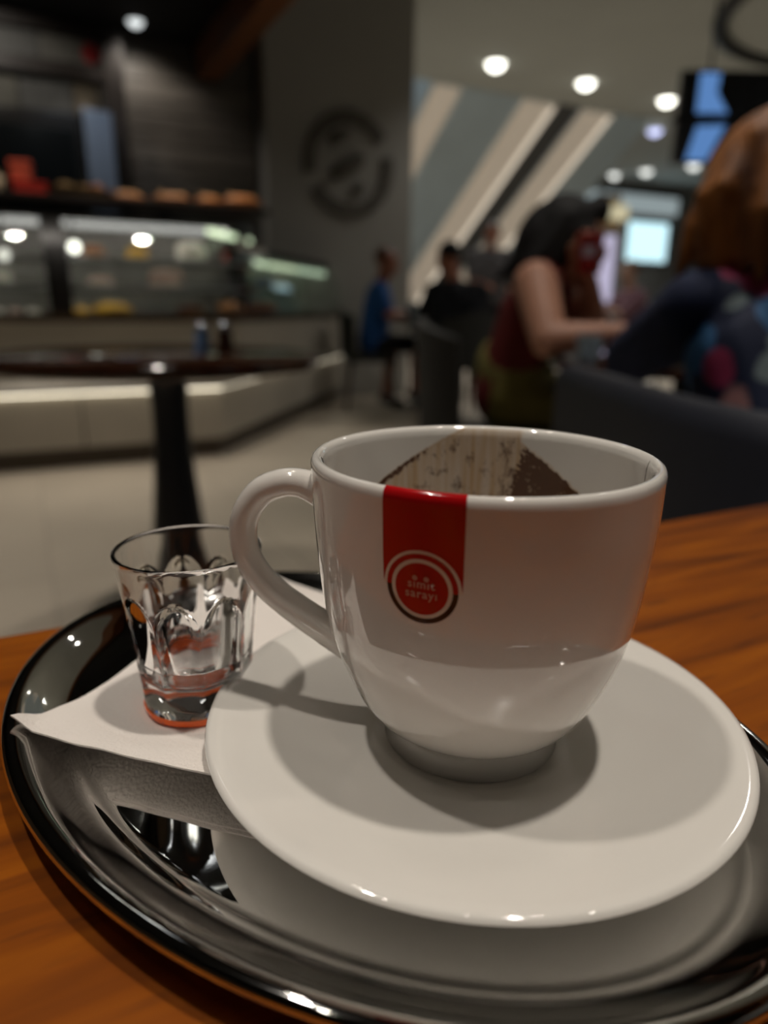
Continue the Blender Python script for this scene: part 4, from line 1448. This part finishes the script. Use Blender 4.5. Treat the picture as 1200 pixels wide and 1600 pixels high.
person('standing person in a grey shirt in front of the escalators', J, (-0.4, -0.9, -0.2), skin_b,
       dict(top=mat('grey_shirt', (0.10, 0.095, 0.10), rough=0.85, vary=0.2), sleeve=0.8, trousers=blk, hair=mat('dark_brown_hair', (0.03, 0.014, 0.008), rough=0.5, vary=0.3)), short_hair, voxel=0.0095)
J = dict(pelvis=(2.74, 8.0, 0.56), sl=(2.72, 7.82, 1.0), sr=(2.62, 8.18, 1.0), el=(2.52, 7.78, 0.82), er=(2.46, 8.2, 0.82),
         wl=(2.36, 7.88, 0.86), wr=(2.32, 8.06, 0.86), head=(2.62, 7.98, 1.25), hl=(2.72, 7.91, 0.55), hr=(2.72, 8.09, 0.55),
         kl=(2.36, 7.88, 0.54), kr=(2.36, 8.06, 0.54), al=(2.40, 7.88, 0.11), ar=(2.40, 8.06, 0.11), tl=(2.27, 7.88, 0.035), tr=(2.27, 8.06, 0.035))
person('distant seated person in a mauve top below the bright window', J, (-0.9, -0.4, -0.1), skin_c,
       dict(top=mat('mauve_top', (0.20, 0.10, 0.13), rough=0.85, vary=0.2), sleeve=0.9, trousers=blk, hair=mat('brown_hair', (0.10, 0.05, 0.03), rough=0.5, vary=0.3)), short_hair, voxel=0.0095)

# ------------------------------------------------------------------ the wooden table in front
TZ = 0.75
tb = thing('cafe_table', 'orange-brown wooden table carrying the chrome tray', 'table', (0.11, -0.1, 0))
obj('tabletop', B(-0.49, 0.49, -0.39, 0.39, 0.715, TZ, bev=0.003), M['table_wood'], tb, smooth=True, angle=40)
bm = bmesh.new()
lathe(bm, [(0, 0.715), (0.12, 0.715), (0.04, 0.69), (0.036, 0.4), (0.05, 0.2), (0.10, 0.06), (0, 0.06)], 40)
obj('pedestal', bm, M['black_metal'], tb, smooth=True, angle=40)
bm = bmesh.new()
lathe(bm, [(0, 0.06), (0.11, 0.06), (0.24, 0.014), (0.25, 0), (0, 0)], 56)
obj('base', bm, M['black_metal'], tb, smooth=True, angle=40)

# ------------------------------------------------------------------ chrome oval tray
TA, TB = 0.1252, 0.0912
TC = W(-0.0058, 0.1875)
TANG = math.radians(-37.9) - math.radians(YAW)
FZ = 0.002      # tray floor above the table
tray_prof = [  # (inset from the outer edge, height) from the underside outer lip over the rim to the floor
    (0.0035, 0.0082), (0.0012, 0.0088), (0.0, 0.0102), (0.0006, 0.0116), (0.0022, 0.0122), (0.0042, 0.0117), (0.0062, 0.0103),
    (0.0090, 0.0079), (0.0120, 0.0057), (0.0146, 0.0040), (0.0164, 0.0032), (0.0174, 0.0030), (0.0184, 0.0028), (0.0198, 0.0023), (0.0210, 0.00203), (0.0222, FZ)]


def tray_h(px, py):
    """height of the tray's upper surface above the table at a room point"""
    c, s = math.cos(TANG), math.sin(TANG)
    x, y = px - TC[0], py - TC[1]
    a, b = c * x + s * y, -s * x + c * y
    q = math.hypot(a / TA, b / TB)
    if q < 1e-6:
        return FZ
    inset = math.hypot(a, b) * (1 / q - 1)
    pr = tray_prof[4:]
    if inset <= pr[0][0]:
        return pr[0][1]
    for (i0, h0), (i1, h1) in zip(pr, pr[1:]):
        if inset <= i1:
            return h0 + (h1 - h0) * (inset - i0) / (i1 - i0)
    return FZ


ty_ = thing('serving_tray', 'polished chrome oval serving tray on the wooden table', 'tray', (TC[0], TC[1], TZ), TANG)


def oval_rings(bm, prof, seg=160, centre=None):
    rings = []
    for ins, z in prof:
        rings.append([bm.verts.new(((TA - ins) * math.cos(2 * PI * k / seg), (TB - ins) * math.sin(2 * PI * k / seg), z)) for k in range(seg)])
    for a, b in zip(rings, rings[1:]):
        for k in range(seg):
            bm.faces.new((a[k], a[(k + 1) % seg], b[(k + 1) % seg], b[k]))
    return rings


bm = bmesh.new()
sm = [(p[0], p[1]) for p in catmull(tray_prof, 3)]
cen = []
under = [(0.0222, 0.0004), (0.0205, 0.0006), (0.0165, 0.0018), (0.0125, 0.0040), (0.0093, 0.0064), (0.0065, 0.0091), (0.0045, 0.0102), (0.0035, 0.0092)]
rings = oval_rings(bm, sm)
bm.faces.new(rings[-1])
under_r = oval_rings(bm, under)
bm.faces.new(under_r[0][::-1])
for k in range(160):
    bm.faces.new((under_r[-1][k], under_r[-1][(k + 1) % 160], rings[0][(k + 1) % 160], rings[0][k]))
obj('tray_body', bm, M['chrome'], ty_, smooth=True, angle=50)

# ------------------------------------------------------------------ paper napkin, folded
A0 = Vector((-0.1042, 0.1712))
d1 = Vector((0.955, -0.297)).normalized()
d2 = Vector((0.297, 0.955))
N1, N2 = 44, 48
L1, L2 = 0.105, 0.127
nb = thing('paper_napkin', 'folded white paper napkin lying under the glass and the saucer edge', 'napkin', (0, 0, TZ))
GLC = (-0.0590, 0.1985)   # glass centre, right / ahead
SAC = (0.0259, 0.1790)    # saucer and cup axis


def nap_z(q):
    w_ = W(q.x, q.y)
    h = tray_h(*w_) + 0.0007
    e = (q - A0).dot(d1), (q - A0).dot(d2)
    dg = math.hypot(q.x - GLC[0], q.y - GLC[1])
    lift = 0.0068 * max(0, 1 - e[1] / 0.040) ** 1.3          # front edge hovers
    lift *= min(1, max(0, (dg - 0.0172) / 0.016))
    ds = math.hypot(q.x - SAC[0], q.y - SAC[1])
    under_s = 0.0045 + FZ + max(0, (ds - 0.047)) * 0.22
    z = max(h, FZ + 0.0007 + lift)
    if ds < 0.078:
        z = min(z, max(h, under_s - 0.0014))
    corner = max(0, 1 - math.hypot(e[0], e[1]) / 0.022)
    z += 0.0012 * corner + 0.00025 * math.sin(q.x * 310) * math.cos(q.y * 270)
    return z


def sheet(dz, inset=0.0, th=0.0006, mx=None):
    bm = bmesh.new()
    top, bot = [], []
    for i in range(N1 + 1):
        ra, rb = [], []
        for j in range(N2 + 1):
            q = A0 + d1 * (inset + (L1 - inset) * i / N1) + d2 * (inset + (L2 - 2 * inset) * j / N2)
            ds = math.hypot(q.x - SAC[0], q.y - SAC[1])
            z = nap_z(q) + dz
            w_ = W(q.x, q.y)
            ra.append(bm.verts.new((w_[0], w_[1], z + th)))
            rb.append(bm.verts.new((w_[0], w_[1], z)))
        top.append(ra)
        bot.append(rb)
    dead = set()
    for i in range(N1):
        for j in range(N2):
            # trimmed where the saucer's foot stands
            q = A0 + d1 * (L1 * (i + 0.5) / N1) + d2 * (L2 * (j + 0.5) / N2)
            if math.hypot(q.x - SAC[0], q.y - SAC[1]) < 0.040:
                dead.add((i, j))
    for i in range(N1):
        for j in range(N2):
            if (i, j) in dead:
                continue
            bm.faces.new((top[i][j], top[i + 1][j], top[i + 1][j + 1], top[i][j + 1]))
            bm.faces.new((bot[i][j], bot[i][j + 1], bot[i + 1][j + 1], bot[i + 1][j]))
            for (ii, jj, e) in ((i - 1, j, (0, 0, 0, 1)), (i + 1, j, (1, 0, 1, 1)), (i, j - 1, (0, 0, 1, 0)), (i, j + 1, (0, 1, 1, 1))):
                if not (0 <= ii < N1 and 0 <= jj < N2) or (ii, jj) in dead:
                    a, b, c, d = e
                    try:
                        bm.faces.new((top[i + a][j + b], top[i + c][j + d], bot[i + c][j + d], bot[i + a][j + b]))
                    except ValueError:
                        pass
    bmesh.ops.delete(bm, geom=[v for v in bm.verts if not v.link_faces], context='VERTS')
    return bm


obj('fold', sheet(0.0, 0.0008, 0.0004), M['napkin'], nb, smooth=True, angle=50)
obj('fold', sheet(0.00055, 0.0, 0.0005), M['napkin'], nb, smooth=True, angle=50)

# ------------------------------------------------------------------ saucer
sx_, sy_ = W(*SAC)
SZ = TZ + FZ + 0.0002
sp_ = [(0, 0.0034), (0.026, 0.0034), (0.0285, 0.0030), (0.0295, 0.0), (0.0325, 0.0), (0.0335, 0.0028), (0.040, 0.0040), (0.052, 0.0064), (0.064, 0.0092), (0.0715, 0.0108), (0.0742, 0.0114), (0.0752, 0.0124), (0.0748, 0.0134),
       (0.0735, 0.0136), (0.0705, 0.0130), (0.064, 0.0116), (0.0565, 0.0098), (0.050, 0.0082), (0.044, 0.0071), (0.038, 0.0064), (0.0315, 0.0060), (0.0295, 0.0062), (0.0275, 0.0058), (0.0262, 0.0054), (0.020, 0.0053), (0, 0.0053)]
sau = thing('saucer', 'round white porcelain saucer beneath the coffee cup', 'saucer', (sx_, sy_, SZ))
bm = bmesh.new()
lathe(bm, sp_, 160)
obj('dish', bm, M['porcelain'], sau, smooth=True, angle=60)

# ------------------------------------------------------------------ coffee cup
CZ0 = SZ + 0.0055
cup = thing('coffee_cup', 'white porcelain coffee cup with a red printed band and grounds inside', 'cup', (sx_, sy_, CZ0))
out_prof = [(0.0249, 0.0), (0.0241, 0.0030), (0.0236, 0.0060), (0.0248, 0.0079), (0.0286, 0.0098), (0.0320, 0.0140), (0.0351, 0.0200), (0.0384, 0.0280), (0.0410, 0.0370), (0.0427, 0.0470), (0.0438, 0.0570), (0.0446, 0.0670), (0.0450, 0.0770), (0.0451, 0.0795)]
oc = [(p[0], p[1]) for p in catmull(out_prof, 5)]


def cup_r(h):
    for (r0, z0), (r1, z1) in zip(oc, oc[1:]):
        if z0 <= h <= z1:
            return r0 + (r1 - r0) * (h - z0) / max(1e-9, z1 - z0)
    return oc[-1][0]


lip = [(0.0450, 0.0808), (0.0445, 0.0818), (0.0437, 0.0822), (0.0428, 0.0819), (0.0421, 0.0810), (0.0417, 0.0795)]
in_prof = [(0.0417, 0.0795), (0.0413, 0.0720), (0.0404, 0.0570), (0.0390, 0.0440), (0.0370, 0.0340), (0.0340, 0.0250), (0.0300, 0.0175), (0.0240, 0.0125), (0.0140, 0.0102), (0.0, 0.0098)]
ic = [(max(0.0, p[0]), p[1]) for p in catmull(in_prof, 6)]
bm = bmesh.new()
foot = [(0.0, 0.0035), (0.0200, 0.0035), (0.0212, 0.0), (0.0244, -0.0002)]
SEG = 192
body_prof = foot + oc + lip + ic[1:]
lathe(bm, body_prof, SEG)
bm.verts.ensure_lookup_table()
cup_body = obj('cup_body', bm, M['porcelain'], cup, smooth=True, angle=70)


def stain_material():
    m = mat('porcelain_with_coffee_stain', (0.785, 0.752, 0.70), rough=0.08, coat=0.8)
    nt = m.node_tree
    b = nt.nodes['Principled BSDF']
    at = nt.nodes.new('ShaderNodeAttribute')
    at.attribute_name = 'stain'
    sp3 = nt.nodes.new('ShaderNodeSeparateColor')
    nt.links.new(at.outputs['Color'], sp3.inputs['Color'])
    tc = nt.nodes.new('ShaderNodeTexCoord')
    mp = nt.nodes.new('ShaderNodeMapping')
    mp.inputs['Scale'].default_value = (1, 1, 0.45)
    nt.links.new(tc.outputs['Object'], mp.inputs['Vector'])
    n1 = nt.nodes.new('ShaderNodeTexNoise')
    n1.inputs['Scale'].default_value = 420
    n1.inputs['Detail'].default_value = 6
    n1.inputs['Roughness'].default_value = 0.78
    nt.links.new(mp.outputs['Vector'], n1.inputs['Vector'])
    # thin film: red channel
    mx1 = nt.nodes.new('ShaderNodeMix')
    mx1.data_type = 'RGBA'
    mx1.inputs['A'].default_value = (0.785, 0.752, 0.70, 1)
    mx1.inputs['B'].default_value = (0.47, 0.26, 0.075, 1)
    nt.links.new(sp3.outputs['Red'], mx1.inputs['Factor'])
    # grounds: green channel shifts a noise threshold
    ad = nt.nodes.new('ShaderNodeMath')
    ad.operation = 'ADD'
    nt.links.new(n1.outputs['Fac'], ad.inputs[0])
    nt.links.new(sp3.outputs['Green'], ad.inputs[1])
    mr = nt.nodes.new('ShaderNodeMapRange')
    mr.inputs['From Min'].default_value = 0.71
    mr.inputs['From Max'].default_value = 0.93
    nt.links.new(ad.outputs[0], mr.inputs['Value'])
    mx2 = nt.nodes.new('ShaderNodeMix')
    mx2.data_type = 'RGBA'
    mx2.inputs['B'].default_value = (0.085, 0.028, 0.004, 1)
    nt.links.new(mx1.outputs['Result'], mx2.inputs['A'])
    nt.links.new(mr.outputs['Result'], mx2.inputs['Factor'])
    nt.links.new(mx2.outputs['Result'], b.inputs['Base Color'])
    mr2 = nt.nodes.new('ShaderNodeMapRange')
    mr2.inputs['To Min'].default_value = 0.15
    mr2.inputs['To Max'].default_value = 0.6
    nt.links.new(mr.outputs['Result'], mr2.inputs['Value'])
    nt.links.new(mr2.outputs['Result'], b.inputs['Roughness'])
    return m


# inner wall stain: densities stored per vertex of a fine liner that follows the wall
def sstep(a, b, x):
    t = max(0.0, min(1.0, (x - a) / (b - a)))
    return t * t * (3 - 2 * t)


ST_N, ST_H = 340, 110
bm = bmesh.new()
lay = bm.loops.layers.float_color.new('stain')
BACK = math.radians(90 - YAW)      # azimuth pointing away from the viewer
grid = []
for i in range(ST_N + 1):
    th = BACK + math.radians(-95 + 190 * i / ST_N)
    row = []
    for j in range(ST_H + 1):
        h = 0.030 + (0.0815 - 0.030) * j / ST_H
        r = None
        cand = lip[2:] + ic[1:]
        for (r0, z0), (r1, z1) in zip(cand, cand[1:]):
            if min(z0, z1) <= h <= max(z0, z1):
                r = r0 + (r1 - r0) * (h - z0) / ((z1 - z0) or 1e-9)
                break
        r = (r or 0.0415) - 0.00012
        row.append((bm.verts.new((r * math.cos(th), r * math.sin(th), h)), math.degrees(th - BACK), h))
    grid.append(row)


def density(phi, h):
    """phi: degrees from the far point, positive to the left; h above the foot"""
    d = 0.0822 - h                       # depth below the rim
    D = d * 1000

    def nz(sp, sh, o):
        return noise.noise(Vector((phi * sp, h * sh, o)))
    wob = nz(0.30, 700, 3.1) + 0.6 * nz(0.9, 1800, 7.7)
    left = -0.5 + D * 2.7 + wob * 0.7
    right = -24.5 - max(0.0, D - 4.5) * 2.3 + wob * 1.3
    f = sstep(left + 1.0, left - 1.0, phi) * sstep(right - 1.5, right + 1.5, phi)
    streak = 0.5 + 0.5 * noise.noise(Vector((phi * 0.45, h * 40, 1.0)))
    film = f * (0.35 + 0.65 * streak) * (0.55 + 0.45 * sstep(0.0, 0.004, d))
    film = max(film, f * 0.9 * sstep(3.5, 0.5, left - phi))           # a darker dried line along the left edge
    gr = 0.0
    # dark margin of the film on the left, thickening downwards
    e = left - phi + 1.6 * nz(0.5, 900, 12.0)
    wl_ = 1.5 + 12.0 * sstep(0.006, 0.013, d) * (0.55 + 0.6 * nz(0.2, 420, 2.0))
    gr = max(gr, f * (0.48 + 0.22 * nz(0.5, 700, 21.0)) * sstep(0.004, 0.010, d) * sstep(wl_ + 4, wl_ * 0.4, e))
    # dark wedge on the right, its left side almost upright and ragged
    e2 = phi + 25.0 + 3.2 * nz(0.55, 1000, 5.0) + 1.6 * nz(1.6, 3000, 8.0) - max(0, D - 8) * 0.35
    wg = sstep(right - 0.6, right + 2.4, phi) * sstep(0.0035, 0.0062, d) * sstep(2.0, -2.0, e2)
    gr = max(gr, wg * (0.52 + 0.16 * nz(0.6, 900, 30.0)))
    # specks in between, a denser streak just left of the wedge
    cl_ = nz(0.16, 260, 9.0) + 0.5 * nz(0.5, 800, 17.0)
    gr = max(gr, f * (0.14 + 0.24 * max(0, cl_) + 0.13 * math.exp(-((phi + 19) / 3.5) ** 2)) * sstep(0.0005, 0.005, d))
    gr = max(gr, f * 0.5 * sstep(0.026, 0.036, d))
    return min(1, film * 0.9), gr


for i in range(ST_N):
    for j in range(ST_H):
        q = [grid[i][j], grid[i + 1][j], grid[i + 1][j + 1], grid[i][j + 1]]
        f = bm.faces.new([a[0] for a in q])
        for lp, a in zip(f.loops, q):
            dd = density(-a[1] * -1.0, a[2])
            lp[lay] = (dd[0], dd[1], 0, 1)
st = obj('coffee_residue', bm, stain_material(), cup, smooth=True)
st['label'] = 'brown coffee film with dark grounds on the inner wall'
bm = bmesh.new()
lathe(bm, [(0, 0.0150), (0.020, 0.0152), (0.0262, 0.0160), (0.0255, 0.0142), (0.014, 0.0108), (0, 0.0104)], 64)
gd = obj('coffee_grounds', bm, mat('wet_coffee_grounds', (0.025, 0.010, 0.004), rough=0.5, vary=0.4, scale=400, bump=0.5), cup, smooth=True)

# handle
HAZ = math.radians(172 - YAW)
hpts = [(0.0405, 0.0690), (0.0456, 0.0707), (0.0500, 0.0718), (0.0550, 0.0714), (0.0612, 0.0683), (0.0660, 0.0604), (0.0657, 0.0500), (0.0598, 0.0408), (0.0504, 0.0333), (0.0400, 0.0268), (0.0350, 0.0238)]
hc = catmull(hpts, 6)
bm = bmesh.new()
n = len(hc)
rad = []
for i in range(n):
    t = i / (n - 1)
    rad.append(0.0040 + 0.0016 * math.exp(-(t / 0.10) ** 2) + 0.0011 * math.exp(-((1 - t) / 0.22) ** 2))
tube(bm, [Vector((p[0] * math.cos(HAZ), p[0] * math.sin(HAZ), p[1])) for p in hc], rad, 24)
obj('handle', bm, M['porcelain'], cup, smooth=True, angle=60)

# printed band, rings and lettering wrapped on the cup wall
LOG = math.radians(-140.7)
EH = 0.0606


def wrap(s, h, lift):
    r = cup_r(h)
    th = LOG + s / 0.0441
    dr = (cup_r(h + 0.0005) - cup_r(h - 0.0005)) / 0.001
    nr, nz = 1 / math.hypot(1, dr), -dr / math.hypot(1, dr)
    rr = r + lift * nr
    return Vector((rr * math.cos(th), rr * math.sin(th), h + lift * nz))


def patch(bm, rows, lift):
    """rows: list of rows of (s, h)"""
    g_ = [[bm.verts.new(wrap(s, h, lift)) for s, h in row] for row in rows]
    for a, b in zip(g_, g_[1:]):
        for k in range(len(a) - 1):
            bm.faces.new((a[k], a[k + 1], b[k + 1], b[k]))
    return bm


def ring_patch(r0, r1, a0, a1, lift, n=72):
    rows = []
    for rr in ([r0, (r0 + r1) / 2, r1] if r0 > 0 else [r1 * k / 8 + 1e-6 for k in range(9)]):
        rows.append([(rr * math.cos(math.radians(a0 + (a1 - a0) * k / n)), EH + rr * math.sin(math.radians(a0 + (a1 - a0) * k / n))) for k in range(n + 1)])
    return patch(bmesh.new(), rows, lift)


HB = 0.0091    # half width of the band
RO, RB, RW, RD = 0.0091, 0.0082, 0.0070, 0.0061
# band: from the lip down to the white ring
bm = bmesh.new()
rows = []
NC = 28
for k in range(NC + 1):
    s = -HB + 2 * HB * k / NC
    hb_ = EH + math.sqrt(max(0.0, (RO * 0.985) ** 2 - s * s))
    hb_ = max(hb_, EH + 0.0004)
    rows.append([(s, hb_ + (0.0795 - hb_) * j / 14) for j in range(15)])
g_ = [[bm.verts.new(wrap(s, h, 0.00012)) for s, h in row] for row in rows]
# carry it over the rounded lip
lipx = [(0.0450, 0.0808), (0.0445, 0.0818), (0.0437, 0.0822), (0.0430, 0.0820)]
for k, row in enumerate(g_):
    s = -HB + 2 * HB * k / NC
    th = LOG + s / 0.0441
    for r_, z_ in [(p[0], p[1]) for p in catmull([(0.0451, 0.0795)] + lipx, 3)][1:]:
        v = Vector((r_ - 0.0436, z_ - 0.0800)).normalized() * 0.00012
        row.append(bm.verts.new(((r_ + v.x) * math.cos(th), (r_ + v.x) * math.sin(th), z_ + v.y)))
for a, b in zip(g_, g_[1:]):
    for k in range(len(a) - 1):
        bm.faces.new((a[k], a[k + 1], b[k + 1], b[k]))
band = obj('red_band', bm, M['logo_red'], cup, smooth=True)
band['label'] = 'red printed band running from the lip to the round emblem'
em = obj('emblem', ring_patch(0, RD, 0, 360, 0.00014), M['logo_red'], cup, smooth=True)
em['label'] = 'round red emblem with pale lettering and a half black ring'
obj('white_ring', ring_patch(RW + 0.0012, RO, 0, 180, 0.00010), M['logo_white'], em, smooth=True)
obj('white_ring', ring_patch(RD, RW, 0, 360, 0.00012), M['logo_white'], em, smooth=True)
obj('red_ring', ring_patch(RW, RB, 0, 180, 0.00014), M['logo_red'], em, smooth=True)
obj('black_ring', ring_patch(RW, RB, 180, 360, 0.00014), M['logo_black'], em, smooth=True)
M['letter'] = mat('print_letter', (0.60, 0.30, 0.24), rough=0.2, coat=0.4, vary=0.05)


def lettering(body, size, hc_, lift=0.00022, bold=0.00005):
    cu = bpy.data.curves.new('lettering', 'FONT')
    cu.body = body
    cu.size = size
    cu.align_x = 'CENTER'
    cu.resolution_u = 4
    cu.offset = bold
    cu.space_character = 1.14
    to = bpy.data.objects.new('lettering', cu)
    COL.objects.link(to)
    dg = bpy.context.evaluated_depsgraph_get()
    dg.update()
    me = bpy.data.meshes.new_from_object(to.evaluated_get(dg))
    bpy.data.objects.remove(to)
    for v in me.vertices:
        v.co = wrap(v.co.x, hc_ + v.co.y, lift)
    me.materials.clear()
    me.materials.append(M['letter'])
    o = bpy.data.objects.new('lettering', me)
    return link(o, em)


lettering('s\u0131m\u0131t', 0.0028, EH + 0.0003)
lettering('saray\u0131', 0.0028, EH - 0.0020)
for s in (-0.0014, 0.0012):
    rows = [[(s + rr * math.cos(2 * PI * k / 20), EH + 0.00255 + rr * math.sin(2 * PI * k / 20)) for k in range(21)] for rr in (1e-6, 0.0003, 0.0006)]
    obj('letter_dot', patch(bmesh.new(), rows, 0.00022), M['letter'], em, smooth=True)

# ------------------------------------------------------------------ small faceted water glass
gx, gy = W(*GLC)
GZ = TZ + FZ + 0.0007 + 0.0012
gl = thing('water_glass', 'small faceted clear glass with an orange-red base standing on the napkin', 'glass', (gx, gy, GZ))
HG = 0.0525
out_g = [(0.0150, 0.0012), (0.0161, 0.0016), (0.0164, 0.0035), (0.0167, 0.0060), (0.0184, 0.0220), (0.0199, 0.0360), (0.0208, 0.0430), (0.0218, 0.0505)]
og = [(p[0], p[1]) for p in catmull(out_g, 6)]
top_g = [(0.0220, 0.0515), (0.0219, 0.0521), (0.0214, 0.0524), (0.0208, 0.0521), (0.0206, 0.0512)]
in_g = [(0.0199, 0.0430), (0.0183, 0.0300), (0.0166, 0.0170), (0.0150, 0.0125), (0.0112, 0.0108), (0.0, 0.0104)]
ig = [(max(0, p[0]), p[1]) for p in catmull([(0.0206, 0.0512)] + in_g, 6)][1:]
NF = 9


def facet(t, r, z):
    w = sstep(0.004, 0.009, z)
    a = (t + 0.25) % (2 * PI / NF) - PI / NF
    # arched top of every flat
    top = 0.0425 - 0.010 * (abs(a) / (PI / NF)) ** 2
    w *= 1 - sstep(top - 0.004, top, z)
    flat = math.cos(PI / NF) / math.cos(a)
    flat = 1 - (1 - flat) * 1.25
    return r * (1 - w + w * min(1.0, flat))


bm = bmesh.new()
lathe(bm, [(0.0, 0.0012)] + og, 144, radial=facet)
# the inner skin is a second lathe welded on at the lip
lathe(bm, [og[-1]] + top_g + ig, 144)
bmesh.ops.remove_doubles(bm, verts=bm.verts, dist=1e-6)
obj('glass_body', bm, M['glass'], gl, smooth=True, angle=40)
bm = bmesh.new()
lathe(bm, [(0.0138, 0.0), (0.0152, 0.0), (0.0163, 0.0004), (0.0167, 0.0018), (0.0166, 0.0026), (0.0161, 0.0024), (0.0150, 0.0016), (0.0138, 0.0014)], 96, closed=True)
rb = obj('base_ring', bm, M['orange'], gl, smooth=True, angle=50)
rb['label'] = 'orange-red foot of the clear glass'
bm = bmesh.new()
wz = 0.0185
lathe(bm, [(0, 0.0102), (0.0112, 0.0106), (0.0151, 0.0123), (0.0168, 0.0170), (0.0170, wz - 0.0003), (0.0166, wz), (0, wz - 0.0002)], 96)
obj('water', bm, M['water'], gl, smooth=True, angle=50)
